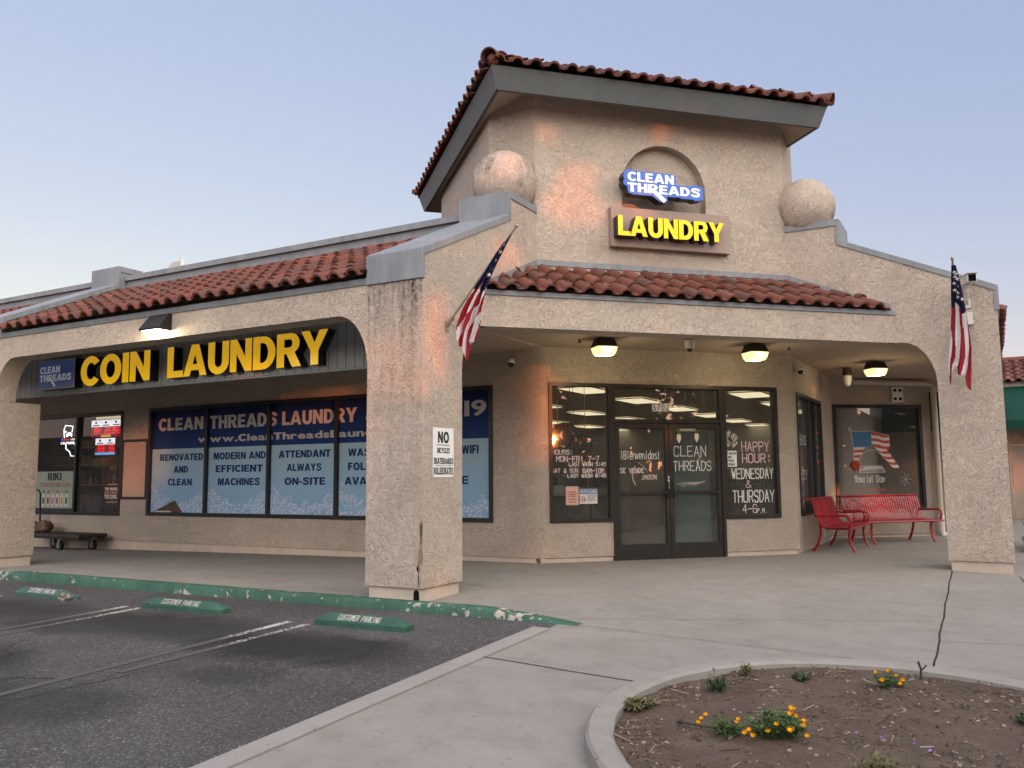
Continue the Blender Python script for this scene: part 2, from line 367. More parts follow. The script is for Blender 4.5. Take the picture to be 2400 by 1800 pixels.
leafmat('leaf_tree', (.018, .028, .010), (.060, .085, .028)); leafmat('leaf_bush', (.012, .030, .010), (.055, .105, .035)); leafmat('leaf_herb', (.030, .065, .020), (.090, .150, .050)); leafmat('leaf_dry', (.09, .085, .035), (.20, .17, .08))
leafmat('petal_orange', (.78, .34, .004), (.88, .50, .015)); leafmat('petal_violet', (.25, .16, .40), (.40, .28, .55)); leafmat('blossom_white', (.45, .45, .40), (.62, .62, .58))
simple('stone', (.24, .20, .17), .9, .2, var=.3, vs=20)
simple('chip_scar', (.26, .18, .13), .95, .1, var=.5, vs=40)
simple('hole_dark', (.008, .007, .006), .9, .1)

# ------------------------------------------------------------------ mesh builder
class MB:
    def __init__(s): s.v = []; s.f = []; s.m = []; s.uv = []
    def add(s, vs, fs, mi=0, uv=(0.0, 0.0)):
        b = len(s.v); s.v += [tuple(p) for p in vs]
        for q in fs: s.f.append(tuple(b+i for i in q)); s.m.append(mi); s.uv.append(uv)
        return s
    def box(s, fr, u0, u1, n0, n1, z0, z1, mi=0, uv=(0.0, 0.0)):
        p = [fr(u, n, z) for z in (z0, z1) for n in (n0, n1) for u in (u0, u1)]
        return s.add(p, [(0, 1, 3, 2), (4, 6, 7, 5), (0, 4, 5, 1), (1, 5, 7, 3), (3, 7, 6, 2), (2, 6, 4, 0)], mi, uv)
    def prism(s, poly, fr, n0, n1, mi=0):
        k = len(poly); p = [fr(u, n0, z) for u, z in poly] + [fr(u, n1, z) for u, z in poly]
        return s.add(p, [tuple(range(k)), tuple(range(2*k-1, k-1, -1))] + [(i, (i+1) % k, k+(i+1) % k, k+i) for i in range(k)], mi)
    def loft(s, rings, close=True, caps=True, mi=0, uv=(0.0, 0.0)):
        k = len(rings[0]); vs = [p for r in rings for p in r]; fs = []
        for j in range(len(rings)-1):
            for i in range(k if close else k-1): fs.append((j*k+i, j*k+(i+1) % k, (j+1)*k+(i+1) % k, (j+1)*k+i))
        if caps: fs += [tuple(range(k-1, -1, -1)), tuple((len(rings)-1)*k+i for i in range(k))]
        return s.add(vs, fs, mi, uv)
    def tube(s, pts, r, seg=8, mi=0, caps=True, rx=None):
        pts = [Vector(p) for p in pts]; rings = []
        rr = r if isinstance(r, (list, tuple)) else [r]*len(pts)
        ref = None
        for i, p in enumerate(pts):
            t = (pts[min(i+1, len(pts)-1)] - pts[max(i-1, 0)]).normalized()
            if ref is None: ref = Vector((0, 0, 1)) if abs(t.z) < .9 else Vector((1, 0, 0))
            a = t.cross(ref).normalized(); b = a.cross(t).normalized(); ref = b
            rings.append([tuple(p + a*cos(2*pi*k/seg)*(rx or rr[i]) + b*sin(2*pi*k/seg)*rr[i]) for k in range(seg)])
        return s.loft(rings, True, caps, mi)
    def ball(s, c, r, nu=16, nv=10, mi=0, uv=(0.0, 0.0), sq=(1, 1, 1)):
        rings = []
        for j in range(1, nv):
            t = pi*j/nv; rings.append([(c[0]+r*sq[0]*sin(t)*cos(2*pi*i/nu), c[1]+r*sq[1]*sin(t)*sin(2*pi*i/nu), c[2]+r*sq[2]*cos(t)) for i in range(nu)])
        b = len(s.v); s.loft(rings, True, False, mi, uv)
        n = (nv-1)*nu
        s.v += [(c[0], c[1], c[2]+r*sq[2]), (c[0], c[1], c[2]-r*sq[2])]
        for i in range(nu):
            s.f.append((b+n, b+(i+1) % nu, b+i)); s.m.append(mi); s.uv.append(uv)
            s.f.append((b+n+1, b+(nv-2)*nu+i, b+(nv-2)*nu+(i+1) % nu)); s.m.append(mi); s.uv.append(uv)
        return s
    def build(s, name, mats, parent=None, bevel=0, smooth=None, root=None, normals=True, seg=2):
        mats = [mats] if isinstance(mats, str) else mats
        off = Vector(root) if root else (Vector(parent.get('_root', (0, 0, 0))) if parent else Vector((0, 0, 0)))
        me = bpy.data.meshes.new(name)
        me.from_pydata([tuple(Vector(p)-off) for p in s.v], [], s.f)
        for m in mats: me.materials.append(MATS[m])
        me.polygons.foreach_set('material_index', s.m)
        ul = me.uv_layers.new(name='UVMap'); dat = [0.0]*(2*len(me.loops))
        for pl, uv in zip(me.polygons, s.uv):
            for li in pl.loop_indices: dat[2*li] = uv[0]; dat[2*li+1] = uv[1]
        ul.data.foreach_set('uv', dat)
        if normals:
            bm = bmesh.new(); bm.from_mesh(me); bmesh.ops.recalc_face_normals(bm, faces=bm.faces); bm.to_mesh(me); bm.free()
        me.update()
        o = bpy.data.objects.new(name, me); COL.objects.link(o)
        if parent: o.parent = parent; o['_root'] = list(off)
        elif root: o.location = off; o['_root'] = list(off)
        else: o['_root'] = [0, 0, 0]
        if bevel:
            b = o.modifiers.new('bevel', 'BEVEL'); b.width = bevel; b.segments = seg; b.limit_method = 'ANGLE'; b.angle_limit = radians(40)
        if smooth is not None:
            for pl in me.polygons: pl.use_smooth = True
            try: me.set_sharp_from_angle(angle=radians(smooth))
            except Exception: pass
        return o
def thing(name, label, cat, loc=(0, 0, 0), group=None):
    o = bpy.data.objects.new(name, None); COL.objects.link(o); o.location = loc; o['_root'] = list(loc)
    o.empty_display_size = .2
    return tag(o, label, cat, group)
def tag(o, label=None, cat=None, group=None, kind=None):
    if label: o['label'] = label
    if cat: o['category'] = cat
    if group: o['group'] = group
    if kind: o['kind'] = kind
    return o
def copy_tree(o, parent=None):
    c = o.copy(); COL.objects.link(c); c.parent = parent
    for ch in list(o.children): copy_tree(ch, c)
    return c
def wall(mb, fr, u0, u1, z0, z1, holes, n0, n1, mi=0):
    us = sorted({u0, u1} | {h[i] for h in holes for i in (0, 1)}); zs = sorted({z0, z1} | {h[i] for h in holes for i in (2, 3)})
    us = [u for u in us if u0 <= u <= u1]; zs = [z for z in zs if z0 <= z <= z1]
    def hole(i, j):
        if i < 0 or j < 0 or i >= len(us)-1 or j >= len(zs)-1: return True
        a, b = (us[i]+us[i+1])/2, (zs[j]+zs[j+1])/2
        return any(h[0] < a < h[1] and h[2] < b < h[3] for h in holes)
    for i in range(len(us)-1):
        for j in range(len(zs)-1):
            if hole(i, j): continue
            a, b, c, d = us[i], us[i+1], zs[j], zs[j+1]
            q = [fr(a, n0, c), fr(b, n0, c), fr(b, n0, d), fr(a, n0, d), fr(a, n1, c), fr(b, n1, c), fr(b, n1, d), fr(a, n1, d)]
            fs = [(0, 1, 2, 3), (7, 6, 5, 4)]
            if hole(i-1, j): fs.append((0, 3, 7, 4))
            if hole(i+1, j): fs.append((1, 5, 6, 2))
            if hole(i, j-1): fs.append((0, 4, 5, 1))
            if hole(i, j+1): fs.append((3, 2, 6, 7))
            mb.add(q, fs, mi)
    return mb
def arc(cx, cz, rx, rz, a0, a1, n=10):
    return [(cx+rx*cos(radians(a0+(a1-a0)*i/n)), cz+rz*sin(radians(a0+(a1-a0)*i/n))) for i in range(n+1)]

# ------------------------------------------------------------------ lettering
GL = {}
def glyphs():
    chars = "ABCDEFGHIJKLMNOPQRSTUVWXYZ0123456789abcdefghijklmnopqrstuvwxyz&.-:!'"
    tmp = []
    for bold in (0, 1, 2):
        for ch in chars:
            cu = bpy.data.curves.new('t', 'FONT'); cu.body = ch; cu.size = 1; cu.resolution_u = 3; cu.extrude = .5
            cu.offset = (0.0, .030, .058)[bold]
            o = bpy.data.objects.new('t', cu); COL.objects.link(o); tmp.append((bold, ch, o))
    dg = bpy.context.evaluated_depsgraph_get(); dg.update()
    for bold, ch, o in tmp:
        me = bpy.data.meshes.new_from_object(o.evaluated_get(dg))
        vs = [tuple(v.co) for v in me.vertices]; fs = [tuple(p.vertices) for p in me.polygons]
        if not vs: continue
        GL[(bold, ch)] = (vs, fs, min(v[0] for v in vs), max(v[0] for v in vs))
        bpy.data.meshes.remove(me)
    for _, _, o in tmp:
        cu = o.data; bpy.data.objects.remove(o); bpy.data.curves.remove(cu)
glyphs()
def _arc(cx, cz, rx, rz, a0, a1, n=14): return [(cx+rx*cos(radians(a0+(a1-a0)*i/n)), cz+rz*sin(radians(a0+(a1-a0)*i/n))) for i in range(n+1)]
def _thick(pts, w):
    P = []
    q = [pts[0]]+pts+[pts[-1]]
    for i in range(len(pts)-1):
        p0, p1, p2, p3 = [Vector((*v, 0)) for v in q[i:i+4]]
        for k in range(5):
            t = k/5; P.append(.5*((2*p1)+(p2-p0)*t+(2*p0-5*p1+4*p2-p3)*t*t+(3*p1-p0-3*p2+p3)*t**3))
    P.append(Vector((*pts[-1], 0))); a, b = [], []
    for i, p in enumerate(P):
        d = (P[min(i+1, len(P)-1)]-P[max(i-1, 0)]).normalized(); nn = Vector((-d.y, d.x, 0))*w/2; a.append((p.x+nn.x, p.y+nn.y)); b.append((p.x-nn.x, p.y-nn.y))
    return a+b[::-1]
HEAVY = dict(
    L=[[(0, 0), (.68, 0), (.68, .21), (.27, .21), (.27, 1), (0, 1)]], T=[[(.26, 0), (.53, 0), (.53, .79), (.79, .79), (.79, 1), (0, 1), (0, .79), (.26, .79)]], I=[[(0, 0), (.27, 0), (.27, 1), (0, 1)]],
    H=[[(0, 0), (.27, 0), (.27, .39), (.55, .39), (.55, 0), (.82, 0), (.82, 1), (.55, 1), (.55, .61), (.27, .61), (.27, 1), (0, 1)]], E=[[(0, 0), (.71, 0), (.71, .20), (.27, .20), (.27, .405), (.65, .405), (.65, .60), (.27, .60), (.27, .80), (.70, .80), (.70, 1), (0, 1)]],
    F=[[(0, 0), (.27, 0), (.27, .385), (.60, .385), (.60, .59), (.27, .59), (.27, .79), (.67, .79), (.67, 1), (0, 1)]], N=[[(0, 0), (.25, 0), (.25, .55), (.58, 0), (.83, 0), (.83, 1), (.58, 1), (.58, .45), (.25, 1), (0, 1)]],
    A=[[(0, 0), (.27, 0), (.33, .18), (.64, .18), (.70, 0), (.97, 0), (.635, 1), (.335, 1)], [(.39, .37), (.58, .37), (.485, .68)]], V=[[(0, 1), (.28, 1), (.47, .33), (.66, 1), (.94, 1), (.61, 0), (.33, 0)]],
    Y=[[(0, 1), (.29, 1), (.46, .64), (.63, 1), (.92, 1), (.595, .41), (.595, 0), (.325, 0), (.325, .41)]], W=[[(0, 1), (.25, 1), (.36, .40), (.50, 1), (.76, 1), (.90, .40), (1.01, 1), (1.26, 1), (1.04, 0), (.78, 0), (.63, .58), (.48, 0), (.22, 0)]],
    M=[[(0, 0), (.23, 0), (.23, .66), (.39, 0), (.60, 0), (.76, .66), (.76, 0), (.99, 0), (.99, 1), (.64, 1), (.495, .42), (.35, 1), (0, 1)]], K=[[(0, 0), (.27, 0), (.27, .30), (.36, .41), (.56, 0), (.89, 0), (.55, .60), (.86, 1), (.53, 1), (.27, .64), (.27, 1), (0, 1)]],
    O=[_arc(.46, .5, .46, .52, 0, 345, 30), _arc(.46, .5, .19, .29, 0, 345, 24)], D=[[(0, 0)]+_arc(.37, .5, .46, .5, -90, 90)+[(0, 1)], [(.27, .20)]+_arc(.36, .5, .20, .30, -90, 90)+[(.27, .80)]],
    U=[[(0, 1), (.27, 1)]+_arc(.415, .37, .145, .17, 180, 360)+[(.56, 1), (.83, 1)]+_arc(.415, .37, .415, .39, 0, -180)], C=[_arc(.46, .5, .46, .52, 38, 322, 26)+_arc(.46, .5, .19, .29, 318, 42, 22)],
    R=[[(0, 0), (.27, 0), (.27, .39), (.35, .39), (.55, 0), (.87, 0), (.64, .435)]+_arc(.50, .70, .31, .30, -55, 90)+[(0, 1)], [(.27, .58)]+_arc(.46, .70, .10, .12, -90, 90, 8)+[(.27, .82)]],
    P=[[(0, 0), (.27, 0), (.27, .37)]+_arc(.48, .685, .32, .315, -90, 90)+[(0, 1)], [(.27, .56)]+_arc(.45, .69, .10, .13, -90, 90, 8)+[(.27, .82)]],
    B=[[(0, 0)]+_arc(.48, .285, .33, .285, -90, 55)+_arc(.46, .745, .30, .255, -45, 90)+[(0, 1)], [(.27, .19)]+_arc(.45, .30, .11, .11, -90, 90, 8)+[(.27, .41)], [(.27, .59)]+_arc(.43, .70, .10, .11, -90, 90, 8)+[(.27, .81)]],
    S=[_thick([(.74, .72), (.66, .86), (.44, .905), (.22, .865), (.145, .74), (.22, .62), (.44, .53), (.64, .44), (.70, .29), (.61, .14), (.40, .09), (.19, .13), (.09, .29)], .225)])
HEAVY['-'] = [[(0, .30), (.38, .30), (.38, .50), (0, .50)]]
def heavyglyphs():
    tmp = []
    for ch, loops in HEAVY.items():
        cu = bpy.data.curves.new('t', 'CURVE'); cu.dimensions = '2D'; cu.fill_mode = 'BOTH'; cu.extrude = .5
        for lp in loops:
            sp = cu.splines.new('POLY'); sp.points.add(len(lp)-1)
            for pt, (u, z) in zip(sp.points, lp): pt.co = (u, z, 0, 1)
            sp.use_cyclic_u = True
        o = bpy.data.objects.new('t', cu); COL.objects.link(o); tmp.append((ch, o))
    dg = bpy.context.evaluated_depsgraph_get(); dg.update()
    a1, b1 = [(min(v[1] for v in GL[(k, 'H')][0]), max(v[1] for v in GL[(k, 'H')][0])) for k in (1, 2)]
    for ch, o in tmp:
        me = bpy.data.meshes.new_from_object(o.evaluated_get(dg)); vs = [tuple(v.co) for v in me.vertices]; fs = [tuple(p.vertices) for p in me.polygons]; bpy.data.meshes.remove(me)
        for k, (lo, hi) in ((1, a1), (2, b1)):
            w = hi-lo; v2 = [(x*w*.92, lo+y*w, z) for x, y, z in vs]; GL[(k, ch)] = (v2, fs, min(v[0] for v in v2), max(v[0] for v in v2))
    for _, o in tmp: cu = o.data; bpy.data.objects.remove(o); bpy.data.curves.remove(cu)
heavyglyphs()
CAPZ = {b: (min(v[1] for v in GL[(b, 'H')][0]), max(v[1] for v in GL[(b, 'H')][0])) for b in (0, 1, 2)}
def layout(s, bold, gap):
    x = 0; out = []
    for ch in s:
        if ch == ' ': x += .30; continue
        vs, fs, a, b = GL[(bold, ch)]
        if out and ch in 'YTVW' and s[max(0, s.index(ch)-1)] in 'RLADOP': x -= .035
        if out and ch == 'A' and s[len(out)-1:len(out)] in 'LTVYF': x -= .03
        out.append((ch, x-a)); x += (b-a)+gap
    return out, x-gap
def text(mb, fr, s, u0, u1, z0, z1, bold=1, n=.002, th=.0015, mi=0, gap=.06, rot=0, slant=0):
    """fills the box u0..u1, cap height z0..z1"""
    out, wid = layout(s, bold, gap); a, b = CAPZ[bold]; sx = (u1-u0)/wid; sz = (z1-z0)/(b-a)
    for ch, ox in out:
        vs, fs, _, _ = GL[(bold, ch)]
        P = []
        for v in vs:
            z = (v[1]-a)*sz; u = (v[0]+ox)*sx + slant*z
            if rot: u, z = u*cos(rot)-z*sin(rot), u*sin(rot)+z*cos(rot)
            P.append(fr(u0+u, n+th*v[2], z0+z))
        mb.add(P, fs, mi)
    return mb
def texts(fr, s, u0, u1, z0, z1, mat, parent, name='lettering', **k):
    return text(MB(), fr, s, u0, u1, z0, z1, **k).build(name, mat, parent, normals=False)
STK = dict(A='002640|1232', B='00063645443303|3342413000', C='4536160501103041', D='00062645422000', E='46060040|0333', F='460600|0333', G='45361605011030414323', H='0006|4046|0343', I='2026', J='4641301001', K='0006|460340', L='060040', M='0006234640', N='00064046', O='163645413010010516', P='00063645443303', Q='163645413010010516|2240', R='00063645443303|2340', S='453616050413334241301001', T='0646|2026', U='060110304146', V='062046', W='0610243046', X='0640|4600', Y='062346|2320', Z='06460040',
    a='4334140301103041|4440', d='4640|4334140301103041', e='024243341403011030', i='2024|2526', l='2620', m='0004|03142320|23344340', n='0004|0314344340', o='030110304143341403', r='0004|031434', s='443414031332413000', v='042044', y='0421|4400')
STK.update({'0': '163645413010010516', '1': '152620', '2': '051636450040', '4': '3036024242', '5': '46060434434130100', '6': '453616050110304142331303', '7': '064610', '8': '13040516364544331302011030414233', '9': '4333130405163645413010', '&': '4015162635020110204 2'.replace(' ', ''), '$': '453616050413334241301001|2026', ':': '2122|2425', '-': '0343', '.': '2021', '!': '2622|2120', '^': '2024|2526'})
STK['b'] = '0600|0314344340|0040'; STK['h'] = '0600|0314344340'
STK['5'] = '460604344341301001'
def strokes(mb, fr, s, u0, u1, z0, z1, w=.008, n=.003, jit=.25, mi=0, rot=0, adv=5.6, slant=0.0):
    k = (u1-u0)/(adv*len(s)-1.6); kz = (z1-z0)/6
    for ci, ch in enumerate(s):
        if ch == ' ' or ch not in STK: continue
        jy = random.uniform(-.4, .4)*jit
        for pl in STK[ch].split('|'):
            pts = []
            for q in range(0, len(pl)-1, 2):
                u = (ci*adv+int(pl[q])+random.uniform(-.4, .4)*jit)*k; z = (int(pl[q+1])+jy+random.uniform(-.4, .4)*jit)*kz; u += slant*z
                if rot: u, z = u*cos(rot)-z*sin(rot), u*sin(rot)+z*cos(rot)
                pts.append((u0+u, z0+z))
            line(mb, fr, pts, w, n, mi)
    return mb
def line(mb, fr, pts, w, n, mi=0):
    for (a, b), (c, d) in zip(pts, pts[1:]):
        l = hypot(c-a, d-b) or 1e-6; tx, tz = (c-a)/l*w*.5, (d-b)/l*w*.5
        q = [(a-tx+tz, b-tz-tx), (c+tx+tz, d+tz-tx), (c+tx-tz, d+tz+tx), (a-tx-tz, b-tz+tx)]
        mb.add([fr(u, n+random.uniform(0, .0008), z) for u, z in q], [(0, 1, 2, 3)], mi)
def chalkline(fr, s, u0, u1, z0, z1, parent, mat='chalk', w=.012, name='chalk_lettering', **k):
    w *= .78
    return strokes(MB(), fr, s, u0, u1, z0, z1, w=w, **k).build(name, mat, parent, normals=False)
def poly(mb, fr, pts, n, mi=0):
    return mb.add([fr(u, n, z) for u, z in pts], [tuple(range(len(pts)))], mi)

# ================================================================== GROUND
def struct(o): o['kind'] = 'structure'; return o
mb = MB()
xs = [-300, -60, -25] + [-14+.5*i for i in range(32)] + [4, 8, 16, 40, 300]
ys = [-300, -60, -25, -14] + [-10+.5*i for i in range(20)] + [-.1]
def hz(x, y):
    y2 = max(y, -10); xx = min(max(x, -14), 2)
    return ha(xx, y2)
vs = [(x, y, hz(x, y) - (.30*min(1, max(0, (x-2)/2)) if x > 2 else 0)) for y in ys for x in xs]; n_ = len(xs)
mb.add(vs, [(j*n_+i, j*n_+i+1, (j+1)*n_+i+1, (j+1)*n_+i) for j in range(len(ys)-1) for i in range(n_-1)])
struct(mb.build('parking_lot', 'asphalt'))
PC, PR = (4.6, -2.1), 1.70                       # planter
mb = MB()
xs = [-300, -40, -16] + [-14+1.0*i for i in range(13)] + [-1, -.5, 0, .5, 1.0, 1.42, 1.57] + [2+.5*i for i in range(17)] + [14, 30, 300]
ys = [-60, -20] + [-12+.5*i for i in range(24)] + [-.1, .35, .8] + [1.3+.5*i for i in range(22)] + [14, 20, 60, 300]
def hcl(x, y): return hs(min(max(x, -14), 12), min(max(y, -12), 14)) if y > -12 or x < 14 else -1
idx = {}; vs = []; fs = []
for j in range(len(ys)-1):
    for i in range(len(xs)-1):
        cx_, cy_ = (xs[i]+xs[i+1])/2, (ys[j]+ys[j+1])/2
        if cy_ < -.1 and cx_ < 1.57: continue
        q = []
        for (a, b) in ((i, j), (i+1, j), (i+1, j+1), (i, j+1)):
            if (a, b) not in idx: idx[(a, b)] = len(vs); vs.append((xs[a], ys[b], hcl(xs[a], ys[b])))
            q.append(idx[(a, b)])
        fs.append(tuple(q))
mb.add(vs, fs); struct(mb.build('sidewalk', 'concrete'))
# lighter edge band beside the asphalt
mb = MB(); rings = []
for k in range(26):
    y = -.30-.45*k; z = hs(1.5, y)
    rings.append([(1.42, y, z-.12), (1.42, y, z+.004), (1.58, y, hs(1.58, y)+.003), (1.58, y, z-.12)])
mb.loft(rings); struct(mb.build('sidewalk_edge', 'concrete_light'))
# green kerb with its sloping end
mb = MB(); rings = []
for k in range(80):
    x = -14 + k*.2 if k < 76 else [1.22, 1.42, 1.62, 1.75][k-76]
    t = min(1, max(0, (x-.75)/.95)); zt = .034*(1-t) + (hs(x, -.1)+.006)*t
    j = .004*sin(x*17)+.003*sin(x*41); yf = -.105+.004*sin(x*9)
    zb = ha(min(x, 1.4), -.12)-.05
    rings.append([(x, yf-.012, zb), (x, yf-.010, zt-.022+j), (x, yf+.012, zt+j*.4), (x, .035, zt+.001), (x, .035, zb)])
mb.loft(rings); struct(mb.build('kerb', 'kerb_paint', smooth=50))
# painted stall lines
mb = MB()
def gl(x0, y0, x1, y1, w, n, dz):
    rings = []
    for k in range(n+1):
        t = k/n; x = x0+(x1-x0)*t; y = y0+(y1-y0)*t
        rings.append([(x-w/2, y, hz(x, y)+dz), (x+w/2, y, hz(x, y)+dz)])
    return rings
for (x0, x1, y0, y1) in ((-.60, -.68, -.98, -2.9), (-.86, -.93, -.93, -4.6), (-2.98, -3.1, -.95, -5.5), (-3.22, -3.34, -.92, -5.5), (-5.42, -5.5, -.98, -4.2)):
    mb.loft(gl(x0, y0, x1, y1, .085, 24, .004), False, False)
struct(mb.build('parking_stripe', 'road_paint', normals=False))
mb = MB(); rnd = random.Random(17)
for (x, y, a, n) in ((-4.6, -1.9, .1, 30), (-.4, -2.6, -2.6, 26), (-2.6, -2.4, -1.2, 34), (-5.8, -3.4, -.4, 26), (.6, -1.2, -2.0, 18), (-1.4, -4.4, .5, 20)):
    pts = []
    for k in range(n): pts.append((x, y)); a += rnd.uniform(-.5, .5); x += .07*cos(a); y += .07*sin(a); a *= .96
    for (p, q) in zip(pts, pts[1:]):
        w = rnd.uniform(.002, .006); d = hypot(q[0]-p[0], q[1]-p[1]); nx, ny = -(q[1]-p[1])/d*w, (q[0]-p[0])/d*w
        mb.add([(u, v, hz(u, v)+.003) for u, v in ((p[0]-nx, p[1]-ny), (q[0]-nx, q[1]-ny), (q[0]+nx, q[1]+ny), (p[0]+nx, p[1]+ny))], [(0, 1, 2, 3)])
struct(mb.build('asphalt_crack', 'joint_filler', normals=False))
# slab joints
mb = MB()
def joint(p0, p1, w, n=20, wob=0.0, dz=.004):
    d = hypot(p1[0]-p0[0], p1[1]-p0[1]); nx, ny = -(p1[1]-p0[1])/d, (p1[0]-p0[0])/d; rings = []
    for k in range(n+1):
        t = k/n; o = wob*sin(k*1.7)*.5+wob*sin(k*.63)
        x = p0[0]+(p1[0]-p0[0])*t+nx*o; y = p0[1]+(p1[1]-p0[1])*t+ny*o
        rings.append([(x-nx*w/2, y-ny*w/2, hs(x-nx*w/2, y-ny*w/2)+dz), (x+nx*w/2, y+ny*w/2, hs(x+nx*w/2, y+ny*w/2)+dz)])
    mb.loft(rings, False, False)
joint((1.58, -1.43), (2.92, -1.47), .012, 12, .004)
joint((4.53, 5.20), (4.60, -.40), .014, 40, .005)
joint((5.27, 5.1), (5.55, 1.0), .012, 20, .006)
struct(mb.build('expansion_joint', 'joint_filler', normals=False))
mb = MB()
for a_, b_ in (((-1.5, .05), (-1.5, 3.8)), ((-4.5, .05), (-4.5, 3.8)), ((-7.5, .05), (-7.5, 3.8)), ((-.05, 1.4), (-13, 1.4)), ((0, 1.21), (4.03, 5.23)), ((1.2, 2.4), (-.4, 4.0)), ((2.7, 3.9), (1.3, 5.6)), ((1.5, .1), (4.55, 1.8)), ((4.6, .9), (5.4, 1.2)), ((1.60, -.3), (1.60, -9)), ((1.58, -.05), (9, -.05))):
    joint(a_, b_, .006, 24, .003, .0035)
struct(mb.build('pavement_groove', 'joint_line', normals=False))
# planter ring and soil
mb = MB(); N = 72; rings = []
for k in range(N):
    a = 2*pi*k/N; j = .004*sin(a*23)
    ring = []
    for r, dz in ((PR+.012, -.2), (PR+j, .085), (PR-.018, .103), (PR-.125, .104), (PR-.150+j, .085), (PR-.155, -.2)):
        x = PC[0]+r*cos(a); y = PC[1]+r*sin(a); ring.append((x, y, hs(PC[0]+PR*cos(a), PC[1]+PR*sin(a))+dz))
    rings.append(ring)
rings.append(rings[0]); mb.loft(rings, True, False)
tag(mb.build('planter_kerb', 'concrete_planter', smooth=35), 'low round concrete kerb enclosing the dirt bed in the pavement', 'planter kerb')
def soilz(x, y):
    r = hypot(x-PC[0], y-PC[1])/PR
    return hs(x, y)+.055+.035*(1-r*r)+.022*mnoise.noise((x*2.3, y*2.3, 1))+.012*mnoise.noise((x*8, y*8, 4))
mb = MB(); vs = [(PC[0], PC[1], soilz(*PC))]; fs = []; NR = 40; NA = 120
for j in range(1, NR+1):
    for i in range(NA):
        r = (PR-.10)*j/NR; a = 2*pi*i/NA; x = PC[0]+r*cos(a); y = PC[1]+r*sin(a); vs.append((x, y, soilz(x, y)))
for i in range(NA): fs.append((0, 1+i, 1+(i+1) % NA))
for j in range(NR-1):
    for i in range(NA): fs.append((1+j*NA+i, 1+(j+1)*NA+i, 1+(j+1)*NA+(i+1) % NA, 1+j*NA+(i+1) % NA))
mb.add(vs, fs); struct(mb.build('soil', 'soil', smooth=180))
mb = MB(); rnd = random.Random(3)
for k in range(4300):
    a = rnd.uniform(0, 2*pi); r = (PR-.17)*sqrt(rnd.random())
    if rnd.random() < .38: r = rnd.uniform(PR-.42, PR-.165)
    x = PC[0]+r*cos(a); y = PC[1]+r*sin(a)
    if mnoise.noise((x*2.1, y*2.1, 8)) < -.12 and rnd.random() < .8: continue
    big = rnd.random() < .10
    l = rnd.uniform(.05, .13) if big else rnd.uniform(.008, .034); w = rnd.uniform(.003, .006) if big else rnd.uniform(.002, .008)
    b = rnd.uniform(0, pi); tl = rnd.uniform(-.25, .35)*l; z = soilz(x, y)+.004
    dx, dy = cos(b)*l/2, sin(b)*l/2; wx, wy = -sin(b)*w/2, cos(b)*w/2; t = .003
    mb.add([(x-dx-wx, y-dy-wy, z), (x+dx-wx, y+dy-wy, z+tl), (x+dx+wx, y+dy+wy, z+tl+.002), (x-dx+wx, y-dy+wy, z+.002), (x-dx, y-dy, z+t+w*.6), (x+dx, y+dy, z+tl+t+w*.6)],
           [(0, 1, 5, 4), (3, 4, 5, 2), (0, 4, 3), (1, 2, 5), (0, 3, 2, 1)], 0, (rnd.randrange(200)+.5, .5))
tag(mb.build('wood_mulch', 'mulch_chip', normals=False), 'wood chips and twigs scattered over the dirt bed', 'mulch', kind='stuff')
mb = MB()
for k in range(150):
    a = rnd.uniform(0, 2*pi); r = (PR-.2)*sqrt(rnd.random()); x = PC[0]+r*cos(a); y = PC[1]+r*sin(a); s = rnd.uniform(.005, .016)
    mb.ball((x, y, soilz(x, y)+s*.3), s, 7, 5, sq=(1, rnd.uniform(.7, 1.2), .7))
tag(mb.build('gravel', 'stone', smooth=60), 'small pebbles lying on the dirt bed', 'gravel', kind='stuff')

# ================================================================== THE BUILDING
BLD = thing('laundry_building', 'tan stucco corner building with clay tile roofs, a square tower and an angled arched entry', 'building', (0, 0, 0))
PX = -.708
TOPZ = 3.335
# --- piers
def pier(x0, x1, y0, y1, zt, mat='stucco', pl=(0, .155)):
    o = MB().box(FX, x0, x1, y0, y1, pl[1], zt).build('pier', mat, BLD, bevel=.018)
    i = .028
    MB().box(FX, x0+i, x1-i, y0+i, y1-i, pl[0]-.15, pl[1]+.01).build('plinth', 'plinth_concrete', o, bevel=.006)
    return o
pier(-8.26, -7.53, 0, .70, 2.42)
pier(-15.1, -14.4, 0, .70, 2.42)
pier(4.52, L-.004, 12.6, 13.3, 2.99)
# --- left wing arcade beam with rounded openings
def arch_poly(xl, xr, zb, zt, r=.43, rz=.60):
    p = [(xl, zt), (xl, zb-rz)] + [(xl+r-r*cos(radians(a)), zb-rz+rz*sin(radians(a))) for a in range(9, 90, 9)] + [(xl+r, zb)]
    p += [(xr-r, zb)] + [(xr-r+r*sin(radians(a)), zb-rz+rz*cos(radians(a))) for a in range(9, 90, 9)] + [(xr, zb-rz), (xr, zt)]
    return p
def beamstrip(fr, xl, xr, zb, zt, n0, n1, r=.43, rz=.60, mat='stucco', left=True, right=True):
    lo = []
    if left: lo += [(xl, zb-rz)] + [(xl+r-r*cos(radians(a)), zb-rz+rz*sin(radians(a))) for a in range(6, 90, 6)] + [(xl+r, zb)]
    else: lo += [(xl, zb)]
    if right: lo += [(xr-r, zb)] + [(xr-r+r*sin(radians(a)), zb-rz+rz*cos(radians(a))) for a in range(6, 90, 6)] + [(xr, zb-rz)]
    else: lo += [(xr, zb)]
    mb = MB(); rings = [[fr(u, n1, z), fr(u, n0, z), fr(u, n0, zt), fr(u, n1, zt)] for u, z in lo]
    mb.loft(rings); return mb
